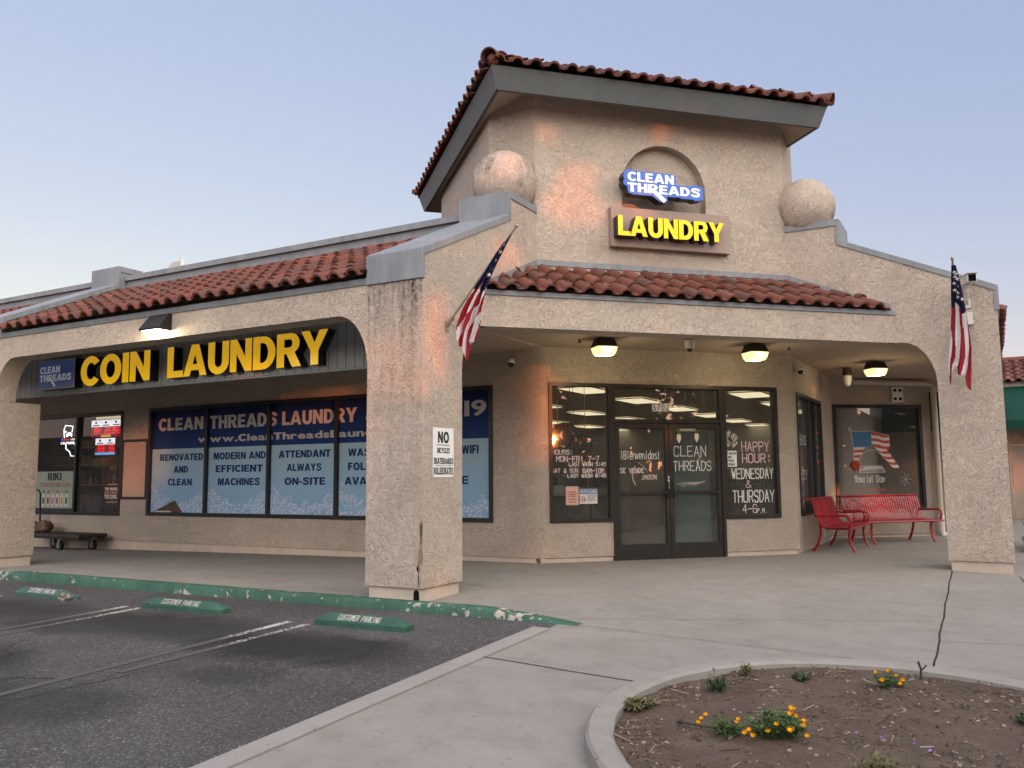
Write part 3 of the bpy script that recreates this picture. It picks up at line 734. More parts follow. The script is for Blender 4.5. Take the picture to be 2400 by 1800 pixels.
def arcade(xl, xr):
    return beamstrip(FA(0.0), xl, xr, 3.03, TOPZ, -.30, 0).build('arcade_beam', 'stucco', BLD)
arcade(-7.53, PX); arcade(-14.4, -8.26)
MB().box(FA(0.0), -8.26, -7.53, -.30, 0, 2.42, TOPZ).build('arcade_beam', 'stucco', BLD)
MB().box(FA(0.0), -15.1, -14.4, -.30, 0, 2.42, TOPZ).build('arcade_beam', 'stucco', BLD)
# --- entry beam
ENW = (L-A0)/S2
MB().box(FC, -.0, ENW, -.30, 0, 3.0, 3.40).build('entry_beam', 'stucco', BLD)
# --- fin walls either side of the entry: u runs from the outer corner inwards
def fin(fr, thick, mat, pier_w, low=True, name='parapet_wall', over=2.7):
    """fr(u,n,z): u from the outer corner back towards the tower, n outward of the face seen from the entry"""
    p = []
    if low:
        p += [(pier_w, 2.40)] + [(pier_w+.41-.41*cos(radians(a)), 2.40+.60*sin(radians(a))) for a in range(6, 90, 6)] + [(pier_w+.43, 3.0), (1.30, 3.0), (1.30, 3.2), (over, 3.2)]
        p = [(0, .155), (pier_w, .155)] + p
    else: p += [(0, TOPZ+.001), (over, TOPZ+.001)]
    p += [(over, 4.745), (1.885, 4.745), (1.885, 4.455), (0, 3.59)]
    mb = MB()
    k = len(p)
    mb.prism(p, fr, -thick, 0)
    o = mb.build(name, mat, BLD)
    if low: MB().box(fr, .028, pier_w-.028, -thick+.028, -.028, -.15, .165).build('plinth', 'plinth_concrete', o, bevel=.006)
    cap = MB(); e = .03; t = thick
    def band(a, b, d0, d1):     # sheet metal cap: top plus both skirts, from (u,z) a to b, lowered d1
        (ua, za), (ub, zb_) = a, b
        rings = []
        for (u, z) in (a, b):
            rings.append([fr(u, e*.5, z-d1), fr(u, e*.5, z+d0), fr(u, -t-e*.5, z+d0), fr(u, -t-e*.5, z-d1)])
        cap.loft(rings)
    band((-.012, 3.60), (1.90, 4.478), .05, .035)
    band((1.855, 4.75), (over+.02, 4.75), .06, .035)
    cap.box(fr, 1.840, 1.90, -t-e*.5+.001, e*.5-.001, 4.44, 4.805)
    cap.box(fr, -.022, .0385, -t-e*.5+.002, e*.5-.002, 3.325, 3.64)
    cap.build('coping', 'sheet_metal', o, bevel=.004, seg=1)
    return o
P1 = fin(lambda u, n, z: (n, u, z), .708, 'stucco_pier', .768)                         # left of the entry, face x = 0
fin(lambda u, n, z: (L-u, L-n, z), .738, 'stucco', .738)                     # right of the entry, face y = L
fin(lambda u, n, z: (-7.45+n, u, z), .66, 'sheet_metal', .7, low=False, over=2.3)
# worn corner and drain on the left pier
mb = MB(); rnd = random.Random(5)
pts = [(.35, .93), (.30, .99), (.37, 1.0)]
def scar(mb, pts, fr, n): mb.add([fr(u, n, z) for u, z in pts], [tuple(range(len(pts)))])
scar(mb, [(.0, .56), (.018, .62), (.014, .70), (.024, .79), (.010, .85), (0, .84)], FB(0.001), .002)
scar(mb, [(-.0, .83), (-.012, .79), (-.006, .70), (-.020, .60), (-.034, .48), (-.042, .36), (-.028, .29), (-.016, .35), (0, .41)], FA(-.001), .002)
scar(mb, [(0, .41), (.016, .38), (.022, .46), (.012, .55), (0, .55)], FB(0.001), .002)
mb.build('worn_patch', 'chip_scar', P1, normals=False)
mb = MB(); scar(mb, [(-.004, .82), (-.016, .78), (-.010, .66), (-.004, .62)], FA(-.004), .003); scar(mb, [(-.055, .35), (-.028, .30), (-.035, .40)], FA(-.004), .003); scar(mb, [(.0, .80), (.014, .76), (.012, .68), (0, .64)], FB(.004), .002)
scar(mb, [(-.03, .30), (-.038, .27), (-.03, .22), (-.026, .16), (-.022, .22)], FA(-.004), .003)
mb.build('crack', 'hole_dark', P1, normals=False)
mb = MB(); a = [(-.075+.033*cos(pi*t/10), .105+.033*sin(pi*t/10)) for t in range(11)] + [(-.112, .02), (-.040, .02)]
poly(mb, FA(.026), a, .003); mb.build('drain_hole', 'hole_dark', P1, normals=False)
mb = MB(); mb.tube([(-.075, .08, .095), (-.075, .022, .095)], .035, 14, caps=False); mb.build('drain_pipe_end', 'steel', P1, smooth=60)
# --- storefront wall of the left wing
BAND = (-9.108, -1.427, .593, 2.635); STORE = (-13.2, -9.885, .575, 2.622)
mb = MB(); wall(mb, FA(D), -15.2, -.90, .10, 3.3, [BAND, STORE], -.15, 0)
LW = mb.build('front_wall', 'stucco', BLD)
MB().box(FA(D), -15.2, -.74, -.16, -.02, -.2, .098).build('base_course', 'plinth_concrete', LW)
ACC = (-9.80, -9.20, .93, 2.02)
# --- door wall
DWF = FCn(DW); C0 = 1.535; C1 = 5.675
WIN_L = (1.572, 2.556, .598, 2.635); DOOR = (2.556, 4.400, 0, 2.635); WIN_R = (4.400, 5.366, .598, 2.635)
mb = MB(); wall(mb, DWF, C0, C1, .10, 3.2, [WIN_L, (2.556, 4.400, .0, 2.635), WIN_R], -.15, 0)
DWL = mb.build('door_wall', 'stucco', BLD)
MB().box(DWF, 1.44, 2.55, -.13, -.02, -.1, .098).build('base_course', 'plinth_concrete', DWL); MB().box(DWF, 4.406, C1-.02, -.13, -.02, -.1, .098).build('base_course', 'plinth_concrete', DWL)
mb = MB(); mb.box(DWF, 2.55, 4.41, -.14, .06, -.1, .025); mb.build('threshold', 'frame_bronze', DWL)
# rounded stucco corner between the wings (fillet)
ca = FA(D)(-.98, 0, 0); cb = DWF(C0+.24, 0, 0)
def corner(p0, pm, p1, z0, z1, mat, name='corner_wall'):
    rings = []
    for k in range(9):
        t = k/8; x = (1-t)**2*p0[0]+2*t*(1-t)*pm[0]+t*t*p1[0]; y = (1-t)**2*p0[1]+2*t*(1-t)*pm[1]+t*t*p1[1]
        rings.append((x, y))
    poly_ = rings + [(p1[0]-.06, p1[1]+.10), (p0[0], p0[1]+.10)]
    mb = MB(); k = len(poly_); mb.add([(x, y, z0) for x, y in poly_]+[(x, y, z1) for x, y in poly_], [tuple(range(k)), tuple(range(2*k-1, k-1, -1))]+[(i, (i+1) % k, k+(i+1) % k, k+i) for i in range(k)])
    return mb.build(name, mat, BLD, smooth=30)
corner((-.90, D), (-.656, D), (DWF(C0, 0, 0)[0], DWF(C0, 0, 0)[1]), .10, 3.2, 'stucco')
# --- side wall by the benches and end wall
SX = 2.34; SIDE = (7.17, 9.45, .60, 2.60)
e1 = DWF(C1, 0, 0)
mb = MB(); wall(mb, FB(SX), e1[1]-.0, 10.78, .10, 3.3, [SIDE], -.15, 0)
SW = mb.build('side_wall', 'stucco', BLD)
MB().box(FB(SX), e1[1]+.05, 10.7, -.13, -.02, -.1, .098).build('base_course', 'plinth_concrete', SW)
END = (.065, 1.965, .575, 2.640)
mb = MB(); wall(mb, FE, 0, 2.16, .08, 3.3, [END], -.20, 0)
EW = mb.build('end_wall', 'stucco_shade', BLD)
MB().box(FE, .05, 2.14, -.17, -.02, -.15, .078).build('base_course', 'plinth_concrete', EW)
# --- ceilings
mb = MB(); zc = 3.14
for q in ([(-15, 1.46), (-.60, 1.46), (-.60, 3.95), (-15, 3.95)], [(-15, .29), (-.98, .29), (-.98, 1.47), (-15, 1.47)], [(-.99, .31), (-.58, .31), (-.58, 1.5), (-.99, 1.5)], [(-.60, .70), (-.03, .70), (-.03, 1.35), (-.60, 1.35)], [(-.60, 1.0), (-.30, 1.0), (4.9, 6.2), (3.0, 8.0), (-.60, 4.2)], [(2.9, 7.9), (4.9, 6.2), (5.2, 6.2), (5.2, 15), (2.9, 15)], [(2.2, 6.9), (2.95, 6.9), (2.95, 15), (2.2, 15)]):
    k = len(q); zq = zc; zc += .004
    if q[0] == (-15, .29): zq = 3.49
    mb.add([(x, y, zq) for x, y in q]+[(x, y, zq+.12) for x, y in q], [tuple(range(k)), tuple(range(2*k-1, k-1, -1))]+[(i, (i+1) % k, k+(i+1) % k, k+i) for i in range(k)])
mb.build('porch_ceiling', 'soffit_paint', BLD, normals=False)
# --- sign fascia of grey boards
YS = 1.443
mb = MB()
x = -14.2
while x < -1.0:
    w_ = min(.142, -1.0-x); mb.box(FA(YS), x, x+w_-.006, -.018, 0, 2.69, 3.50); x += .148
mb.box(FA(YS), -14.2, -.99, -.06, -.0185, 2.678, 3.499)
mb.box(FA(YS), -14.2, -.99, -.062, .004, 2.664, 2.680)
mb.build('sign_fascia', 'board_paint', BLD)
# --- tower
TW = (L-B0)/S2; FCT = .497; TB = 4.35; NZ = (1.868, 5.187, .632)   # niche centre, spring line, radius
def tower():
    zb, zt = 3.9, 6.37
    mb = MB()
    # front with arched niche
    nc, nsp, nr = NZ; n0 = 4.7
    outer = [(0, zb), (TW, zb), (TW, zt), (0, zt)]
    arcp = [(nc+nr, n0)] + [(nc+nr*cos(radians(a)), nsp+nr*sin(radians(a))) for a in range(0, 181, 9)] + [(nc-nr, n0)]
    # left half & right half polygons
    top = [(nc+nr*cos(radians(a)), nsp+nr*sin(radians(a))) for a in range(0, 91, 9)]
    right = [(nc, zb), (TW, zb), (TW, zt), (nc, zt)] + [(u, z) for u, z in reversed(top)] + [(nc+nr, n0), (nc, n0)]
    left = [(2*nc-u, z) for u, z in right[:1]] + [(nc, n0), (nc-nr, n0)] + [(2*nc-u, z) for u, z in top] + [(nc, zt), (0, zt), (0, zb)]
    mb.add([FT(u, 0, z) for u, z in right], [tuple(range(len(right)))]); mb.add([FT(u, 0, z) for u, z in left], [tuple(range(len(left)))])
    rings = [[FT(u, 0, z), FT(u, -.14, z)] for u, z in arcp]
    mb.loft(rings, False, False)
    mb.add([FT(u, -.14, z) for u, z in arcp], [tuple(range(len(arcp)))])
    ring = [(0, 0), (TW, 0), (TW+FCT, -FCT), (TW+FCT, -TB+FCT), (TW, -TB), (0, -TB), (-FCT, -TB+FCT), (-FCT, -FCT)]
    for i in range(1, 8):
        (a, b), (c, d) = ring[i], ring[(i+1) % 8]
        mb.add([FT(a, b, zb), FT(c, d, zb), FT(c, d, zt), FT(a, b, zt)], [(0, 1, 2, 3)])
    return mb.build('tower', 'stucco', BLD, normals=False)
TOWER = tower()
# --- roof tiles
def tiles(mb, fr, u0, u1, rows, pitch, expo, v0=0.0, inside=None, h=.072, seed=0, lift=.034, uvo=0):
    rnd = random.Random(seed); ncol = int(round((u1-u0)/pitch)); pw = (u1-u0)/ncol
    prof = [(0.0, 0.0), (.055, .50), (.14, .80), (.24, .97), (.33, 1.0), (.42, .97), (.52, .80), (.605, .50), (.66, 0.02), (.75, -.14), (.86, -.16), (1.0, 0.0)]
    for r in range(rows):
        for c in range(ncol):
            ub = u0+c*pw; vb = v0+r*expo
            if inside and not inside(ub+pw/2, vb+expo/2): continue
            jh = rnd.uniform(-.006, .007); ju = rnd.uniform(-.006, .006); jv = rnd.uniform(-.016, .012); sk = rnd.uniform(-.007, .007)
            lo, hi_, lip, un = [], [], [], []
            for t, hh in prof:
                hh = h*hh; tw = 1.0
                lo.append(fr(ub+t*pw+ju, vb-.025+jv, hh+lift+jh)); hi_.append(fr(ub+(t-.33)*.94*pw+.33*pw+ju+sk, vb+expo+.02, hh*.93+.004+jh))
                t2 = (t-.33)*.86+.33 if t < .67 else t
                lip.append(fr(ub+t2*pw+ju, vb-.025+jv, hh*.80+lift+jh-.014)); un.append(fr(ub+t2*pw+ju, vb+.16, hh*.80+lift+jh-.024))
            k = len(prof); vs = lo+hi_+lip+un; fs = []
            for i in range(k-1): fs += [(i, i+1, k+i+1, k+i), (2*k+i, 2*k+i+1, i+1, i), (3*k+i, 3*k+i+1, 2*k+i+1, 2*k+i)]
            mb.add(vs, fs, 0, (c+.5+uvo, r+.5+uvo))
    return mb
RS = math.atan2(.465, 1.0)
def slope_fr(org, ux, vx, ang):
    o = Vector(org); ux = Vector(ux); vh = Vector(vx)
    v = vh*cos(ang)+Vector((0, 0, 1))*sin(ang); nn = Vector((0, 0, 1))*cos(ang)-vh*sin(ang)
    return lambda u, v_, h_: tuple(o+ux*u+v*v_+nn*h_)
# left wing roof
fr = slope_fr((0, -.06, 3.432), (1, 0, 0), (0, 1, 0), RS)
o = tiles(MB(), fr, -7.44, -.70, 7, .2415, .320, seed=2).build('tile_roof', 'roof_tile', BLD, smooth=40, normals=False)
def deck(mb, fr, u0, u1, v1, inset=.03):
    mb.add([fr(u0, inset, -.004), fr(u1, inset, -.004), fr(u1, v1, -.004), fr(u0, v1, -.004)], [(0, 1, 2, 3)])
    mb.add([fr(u0, inset, -.004), fr(u1, inset, -.004), fr(u1, inset, .05), fr(u0, inset, .05)], [(0, 1, 2, 3)])
mb = MB(); deck(mb, fr, -7.44, -.70, 2.3, .05); mb.build('roof_deck', 'tile_shadow_board', BLD, normals=False)
o = tiles(MB(), fr, -15.0, -8.14, 7, .2415, .320, seed=3, uvo=60).build('tile_roof', 'roof_tile', BLD, smooth=40, normals=False)
mb = MB(); deck(mb, fr, -15.0, -8.14, 2.3, .05); mb.build('roof_deck', 'tile_shadow_board', BLD, normals=False)
# eave strip, ridge flashing
for xa, xb in ((-7.50, -.712), (-15, -8.11)): MB().box(FA(0), xa, xb, -.02, .016, TOPZ, 3.405).build('eave_flashing', 'sheet_metal_dark', BLD)
for xa, xb in ((-7.44, -.6), (-15, -8.14)):
    MB().box(FA(2.02), xa, xb, -.05, .0, 4.36, 4.575).build('ridge_flashing', 'sheet_metal', BLD); MB().box(FA(2.0), xa, xb, -.25, .03, 4.577, 4.66).build('ridge_cap', 'sheet_metal', BLD)
mb = MB(); mb.box(FX, -15, -.95, 2.07, 14.0, 4.2, 4.50); mb.build('flat_roof', 'tile_shadow_board', BLD)
# entry roof
EH = 3.437
ER = math.atan2(.50, .975)
ux = (S2, S2, 0); vx = (-S2, S2, 0)
fr = slope_fr(FC(0, .05, EH), ux, vx, ER)
ins = lambda u, v: True
vmax = 1.24
tl = lambda u, v: u > .03+0*v and u < ENW-.05
e_dep = lambda v: (v*cos(ER)-.05)
o = tiles(MB(), fr, .02, ENW-.13, 3, .2385, .385, inside=lambda u, v: True, seed=9, uvo=120, h=.066).build('tile_roof', 'roof_tile', BLD, smooth=40, normals=False)
mb = MB(); vd = 1.2*cos(ER); mb.add([fr(.02, .05, -.004), fr(ENW-.02, .05, -.004), fr(ENW-vd, 1.2, -.004), fr(vd, 1.2, -.004)], [(0, 1, 2, 3)]); mb.box(FC, .02, ENW-.14, -.03, .0, 3.44, 3.49); mb.build('roof_deck', 'tile_shadow_board', BLD, normals=False)
MB().box(FC, -.0, ENW, -.02, .018, 3.375, 3.432).build('eave_flashing', 'sheet_metal', BLD)
mb = MB()
mb.box(FT, -.02, TW+.02, -.01, .014, 4.015, 4.09)
def sfl(fr2, p0, p1):
    rings = []
    for (u, z) in (p0, p1): rings.append([fr2(u, -.01, z-.05), fr2(u, .013, z-.05), fr2(u, .013, z+.035), fr2(u, -.01, z+.035)])
    mb.loft(rings)
sfl(lambda u, n, z: (n, u, z), (A0+.04, 3.50), (B0, 4.055)); sfl(lambda u, n, z: (L-u, L-n, z), (A0+.04, 3.50), (B0, 4.055))
mb.build('roof_flashing', 'sheet_metal', BLD)
# --- tower roof
OVF, OVL, OVR, OVB = .514, .725, .60, .51
ZF = 6.435
ec = [(-OVL, OVF), (TW+OVR-.17, OVF), (TW+OVR-.17, -TB-OVB), (-OVL, -TB-OVB)]
mb = MB()
def ring_at(ins_, z): return [FT(ec[0][0]+ins_, ec[0][1]-ins_, z), FT(ec[1][0]-ins_, ec[1][1]-ins_, z), FT(ec[2][0]-ins_, ec[2][1]+ins_, z), FT(ec[3][0]+ins_, ec[3][1]+ins_, z)]
mb.loft([ring_at(.0, ZF), ring_at(.085, ZF-.285), ring_at(.13, ZF-.285), ring_at(.05, ZF-.02)], True, False)
mb.build('tower_fascia', 'fascia_paint', BLD)
mb = MB(); mb.loft([ring_at(.12, ZF-.28), ring_at(.80, ZF+.02)], True, False); mb.build('tower_soffit', 'soffit_paint', BLD)
mb = MB(); TR = math.atan2(.45, 1)
mb2 = MB(); half = min(ec[1][0]-ec[0][0], ec[0][1]-ec[2][1])/2
mb2.loft([ring_at(-.01, ZF), ring_at(half-.1, ZF+.45*half)], True, True); mb2.build('roof_deck', 'tile_shadow_board', BLD)
sides = []
for i in range(4):
    a, b = Vector(FT(*ec[i], ZF+.012)), Vector(FT(*ec[(i+1) % 4], ZF+.012)); ln = (b-a).length; d = (b-a)/ln
    inn = Vector((0, 0, 1)).cross(d); inn = Vector((inn.x, inn.y, 0))
    fr = slope_fr(a-inn*.05, d, inn, TR)
    tiles(mb, fr, 0, ln, 6, .242, .33, inside=lambda u, v, ln=ln: u > v*cos(TR)*.97-.12 and u < ln-v*cos(TR)*.97+.12, seed=20+i, uvo=200+40*i)
mb.build('tower_roof', 'roof_tile', BLD, smooth=40, normals=False)
# hip caps
for i in range(4):
    mb = MB()
    p = Vector(FT(*ec[i], ZF+.03)); q = Vector(FT((ec[0][0]+ec[1][0])/2, (ec[0][1]+ec[2][1])/2, ZF+.45*half)); dd = (q-p).normalized()
    side = dd.cross(Vector((0, 0, 1))).normalized(); nn = side.cross(dd)
    for k in range(7):
        s0 = -.06+k*.33; rings = []
        for t, lf, rr in ((0, .055, .118), (.38, .012, .095)):
            c_ = p+dd*(s0+t)+nn*(lf+.0)
            out = [tuple(c_+side*rr*cos(radians(a))+nn*rr*sin(radians(a))) for a in range(-10, 191, 20)]
            inn_ = [tuple(c_+side*(rr-.016)*cos(radians(a))+nn*(rr-.016)*sin(radians(a))) for a in range(190, -11, -20)]
            rings.append(out+inn_)
        mb.loft(rings, True, True, 0, (400+k+i*9+.5, .5))
    # mortar plug and stacked end pieces
    mb.ball(tuple(p+dd*.06+nn*.03), .085, 10, 7, 0, (450.5, i+.5))
    mb.build('hip_cap', 'roof_tile', BLD, smooth=40, normals=False)
# ball finials
for i, c_ in enumerate(((-.335, 2.34, 5.10), (2.90, L+.245, 5.10))):
    MB().ball(c_, .425, 40, 26).build('ball_finial', 'stucco_ball', BLD, smooth=180)

# ================================================================== WINDOWS AND DOORS
def frame(mb, fr, u0, u1, z0, z1, w, n0, n1, bars=(), rails=()):
    mb.box(fr, u0, u1, n0, n1, z1-w, z1); mb.box(fr, u0, u1, n0, n1, z0, z0+w)
    mb.box(fr, u0, u0+w, n0, n1, z0+w, z1-w); mb.box(fr, u1-w, u1, n0, n1, z0+w, z1-w)
    for b in bars: mb.box(fr, b-w/2, b+w/2, n0, n1-.001, z0+w, z1-w)
# filmed band of windows
W1 = frame_o = None
mb = MB(); mul = [-7.53, -5.972, -4.444, -2.93]
frame(mb, FA(D), *BAND, .065, -.10, .022, mul); W1 = mb.build('window', 'frame_black', BLD)
edges = [BAND[0]]+mul+[BAND[1]]
for i in range(5):
    a, b = edges[i]+.03, edges[i+1]-.03; z0, z1 = BAND[2]+.06, BAND[3]-.06
    mb = MB()
    if i == 0:
        pts = [(a, z0), (-8.985, z0), (-8.40, .875), (-8.35, .87), (-8.15, z0), (b, z0), (b, z1), (a, z1)]
        mb.prism(pts, FA(D), -.05, -.04); mb.build('film', 'window_film', W1)
        mb = MB(); mb.box(FA(D), a+.01, -8.1, -.075, -.06, z0+.001, .92); mb.build('torn_patch', 'cardboard', W1)
        mb = MB(); mb.box(FA(D), a+.02, -8.5, -.0595, -.058, z0+.002, z0+.03); mb.build('board_edge', 'paper', W1)
    else: mb.box(FA(D), a, b, -.05, -.04, z0, z1).build('film', 'window_film', W1)
FF = FA(D+.038)
T = lambda s, u0, u1, z0, z1, m='film_white', **k: texts(FF, s, u0, u1, z0, z1, m, W1, **k)
T('CLEAN', -8.89, -7.665, 2.195, 2.43); T('THREADS', -7.49, -5.82, 2.19, 2.43); T('LAUNDRY', -5.70, -4.04, 2.19, 2.43); T('& FOLD', -3.86, -2.6, 2.19, 2.43)
T('19', -1.95, -1.555, 2.19, 2.43, bold=1)
T('www.CleanThreadsLaundry.com', -7.80, -2.55, 1.945, 2.07, bold=1, gap=.05)
for a, z0, wds in ((-8.23, 1.625, 'RENOVATED'), (-8.23, 1.395, 'AND'), (-8.25, 1.16, 'CLEAN'), (-6.72, 1.625, 'MODERN AND'), (-6.72, 1.395, 'EFFICIENT'), (-6.72, 1.16, 'MACHINES'), (-5.18, 1.625, 'ATTENDANT'), (-5.18, 1.395, 'ALWAYS'), (-5.16, 1.16, 'ON-SITE'),
                   (-3.70, 1.625, 'WASH AND'), (-3.70, 1.395, 'FOLD NOW'), (-3.70, 1.16, 'AVAILABLE'), (-2.16, 1.625, 'FREE WIFI'), (-2.14, 1.16, 'SITE')):
    hw = .065*len(wds)
    if wds == 'FREE WIFI': T(wds, -2.42, -1.70, 1.62, 1.75, 'film_navy'); continue
    T(wds, a-hw, a+hw, z0, z0+.125, 'film_navy')
# accent panel between the windows
mb = MB(); frame(mb, FA(D), -9.885, -9.11, .895, 2.055, .05, -.02, .018); mb.build('wall_panel_trim', 'frame_black', BLD)
# liquor store window
mb = MB(); frame(mb, FA(D), *STORE, .06, -.10, .02, (-11.33,)); WS = mb.build('window', 'frame_black', BLD)
MB().box(FA(D), -13.15, -9.94, -.055, -.049, .63, 2.57).build('pane', 'glass_dark', WS)
FS = FA(D+.058)
# entry glazing
mb = MB()
for h in (WIN_L, WIN_R):
    m = MB(); frame(m, DWF, *h, .052, -.10, .024); w = m.build('window', 'frame_bronze', BLD)
    MB().box(DWF, h[0]+.04, h[1]-.04, -.055, -.049, h[2]+.04, h[3]-.04).build('pane', 'glass', w)
    if h is WIN_L: WL = w
    else: WR = w
m = MB(); frame(m, DWF, 2.556, 4.400, 2.055, 2.635, .052, -.10, .0245); m.box(DWF, 2.5565, 2.606, -.10, .0243, .02, 2.054); m.box(DWF, 4.350, 4.3995, -.10, .0243, .02, 2.054)
TRN = m.build('transom', 'frame_bronze', BLD)
MB().box(DWF, 2.60, 4.36, -.055, -.049, 2.10, 2.59).build('pane', 'glass', TRN)
m = MB()
for i in range(4): m.box(DWF, 3.245+i*.072, 3.245+i*.072+.069, -.048, -.046, 2.235, 2.355)
NP = m.build('number_plate', 'sign_white', TRN)
m = MB()
for i, ch in enumerate('5702'): text(m, DWF, ch, 3.256+i*.072, 3.305+i*.072, 2.247, 2.343, n=-.0445, bold=0)
m.build('house_number', 'sign_ink', TRN, normals=False)
def leaf(u0, u1, hinge):
    m = MB(); w = .062
    m.box(DWF, u0, u1, -.06, .012, 1.975, 2.05); m.box(DWF, u0, u1, -.06, .012, .028, .26)
    m.box(DWF, u0, u0+w, -.06, .0118, .26, 1.975); m.box(DWF, u1-w, u1, -.06, .0118, .26, 1.975); m.box(DWF, u0+w, u1-w, -.05, .02, .985, 1.035)
    d = m.build('door', 'frame_bronze', BLD, bevel=.004, seg=1)
    MB().box(DWF, u0+w-.01, u1-w+.01, -.030, -.024, .25, 1.98).build('pane', 'glass', d)
    hx = u1-.045 if hinge == 'l' else u0+.045
    m = MB(); m.tube([DWF(hx, .012, .93), DWF(hx, .055, .95), DWF(hx, .055, 1.16), DWF(hx, .012, 1.18)], .011, 8); m.build('handle', 'frame_black', d, smooth=60)
    return d
DL = leaf(2.610, 3.476, 'l'); DR = leaf(3.482, 4.346, 'r')
m = MB()
for k in range(4): m.box(DWF, 3.447, 3.468, .0125, .014, 1.07+.05*k, 1.105+.05*k)
m.build('push_label', 'sign_white', DL)
# chalk lettering
def rr(fr, n): return lambda u, nn, z: fr(u, n+nn, z)
GWL = rr(DWF, -.048); GD = rr(DWF, -.0235)
chalkline(GWL, 'HOURS:', 1.635, 1.955, 1.585, 1.648, WL)
chalkline(GWL, 'MON-FRI 7-7', 1.70, 2.365, 1.483, 1.555, WL, 'chalk_pink', w=.017); chalkline(GWL, 'LAST WASH 5:45', 1.895, 2.47, 1.414, 1.465, WL)
chalkline(GWL, 'SAT & SUN', 1.63, 2.03, 1.318, 1.375, WL, 'chalk_pink'); chalkline(GWL, '6AM-10M', 2.11, 2.435, 1.312, 1.375, WL, 'chalk_pink', w=.016)
chalkline(GWL, 'LAST WASH 8:45', 1.87, 2.47, 1.246, 1.295, WL)
chalkline(GD, '^Bienvenidos!', 2.70, 3.335, 1.515, 1.63, DL, w=.013); chalkline(GD, 'SE VENDE', 2.69, 3.07, 1.31, 1.375, DL); chalkline(GD, 'JABON', 3.03, 3.27, 1.21, 1.275, DL, w=.009)
m = MB(); line(m, GD, [(2.93, 1.40), (2.88, 1.31), (2.89, 1.21), (2.93, 1.13)], .016, .002); line(m, GD, [(2.98, 1.46), (3.06, 1.41), (3.12, 1.33)], .010, .002); m.build('chalk_smear', 'chalk_faint', DL, normals=False)
chalkline(GD, 'CLEAN', 3.575, 4.11, 1.555, 1.705, DR, w=.014); chalkline(GD, 'THREADS', 3.56, 4.19, 1.335, 1.475, DR, w=.015)
for gx, gz in ((3.665, 1.775), (3.965, 1.79)):
    m = MB()
    poly(m, GD, [(gx-.03, gz+.11), (gx+.03, gz+.11), (gx+.035, gz+.04), (gx, gz-.03), (gx-.035, gz+.04)], .001, 0)
    poly(m, GD, [(gx-.04, gz+.115), (gx+.04, gz+.115), (gx+.008, gz+.21)], .001, 1); poly(m, GD, [(gx-.045, gz-.035), (gx, gz-.03), (gx+.045, gz-.035), (gx+.04, gz-.055), (gx-.04, gz-.055)], .001, 2)
    poly(m, GD, [(gx-.075, gz+.05), (gx-.04, gz+.08), (gx-.04, gz+.02)], .001, 1); poly(m, GD, [(gx+.075, gz+.07), (gx+.04, gz+.09), (gx+.04, gz+.03)], .001, 1)
    m.build('gnome_decal', ['chalk', 'leaf_herb', 'sign_ink'], DR, normals=False)
m = MB()
for k in range(7): line(m, GD, [(3.60+.05*k, 1.13-.02*k % .05), (3.75+.05*k, 1.16), (3.9+.03*k, 1.12+.01*k)], .007, .001)
m.build('chalk_smear', 'chalk_faint', DR, normals=False)
chalkline(GWL, 'WASH', 4.43, 4.62, 1.78, 1.85, WR, rot=.72, w=.013); chalkline(GWL, '$1.00', 4.51, 4.73, 1.70, 1.79, WR, rot=.66, w=.014); chalkline(GWL, 'OFF', 4.60, 4.71, 1.69, 1.735, WR, rot=.55, w=.010)
chalkline(GWL, 'HAPPY', 4.75, 5.225, 1.63, 1.775, WR, 'chalk_pink', w=.020); chalkline(GWL, 'HOUR:', 4.755, 5.26, 1.455, 1.59, WR, 'chalk_pink', w=.021)
chalkline(GWL, 'WEDNESDAY', 4.56, 5.285, 1.21, 1.36, WR, w=.021); chalkline(GWL, '&', 4.80, 4.885, 1.065, 1.175, WR, 'chalk_pink', w=.012)
chalkline(GWL, 'THURSDAY', 4.565, 5.285, .845, 1.02, WR, w=.021); chalkline(GWL, '4-6', 4.73, 4.97, .68, .805, WR, 'chalk_pink', w=.015); chalkline(GWL, 'P.M.', 4.98, 5.15, .675, .745, WR, 'chalk', w=.010)
# notices stuck to the glass
def notice(name, label, fr, u0, u1, z0, z1, paper, lines, border=None):
    o = tag(MB().box(fr, u0, u1, .001, .003, z0, z1).build(name, paper), label, 'notice')
    if border:
        m = MB(); frame(m, fr, u0+.008, u1-.008, z0+.008, z1-.008, .004, .003, .0036); m.build('border', border, o)
    for (s, a, b, c, d, mt) in lines: text(MB(), fr, s, u0+(u1-u0)*a, u0+(u1-u0)*b, z0+(z1-z0)*c, z0+(z1-z0)*d, n=.0042, th=.0006).build('lettering', mt, o, normals=False)
    return o
notice('window_notice', 'pink bordered notice with red lettering low on the window left of the doors', GWL, 1.835, 2.035, .845, 1.118, 'paper_pink', [('NO SHOES', .2, .8, .66, .73, 'ink_red'), ('BLANKETS', .15, .85, .54, .62, 'ink_red'), ('ALLOWED', .2, .8, .43, .51, 'ink_red'), ('IN WASHERS', .15, .85, .28, .35, 'ink_red'), ('THANK YOU', .2, .8, .13, .21, 'ink_red')], 'ink_red')
o = notice('window_notice', 'white notice with blue NO PETS ALLOWED header on the window left of the doors', GWL, 2.05, 2.327, .862, 1.078, 'paper', [('DOGS AND CATS', .45, .93, .54, .60, 'ink_navy'), ('MUST STAY', .45, .9, .43, .49, 'ink_navy'), ('OUTSIDE', .45, .85, .32, .38, 'ink_navy'), ('THANK YOU', .45, .9, .2, .27, 'ink_navy')])
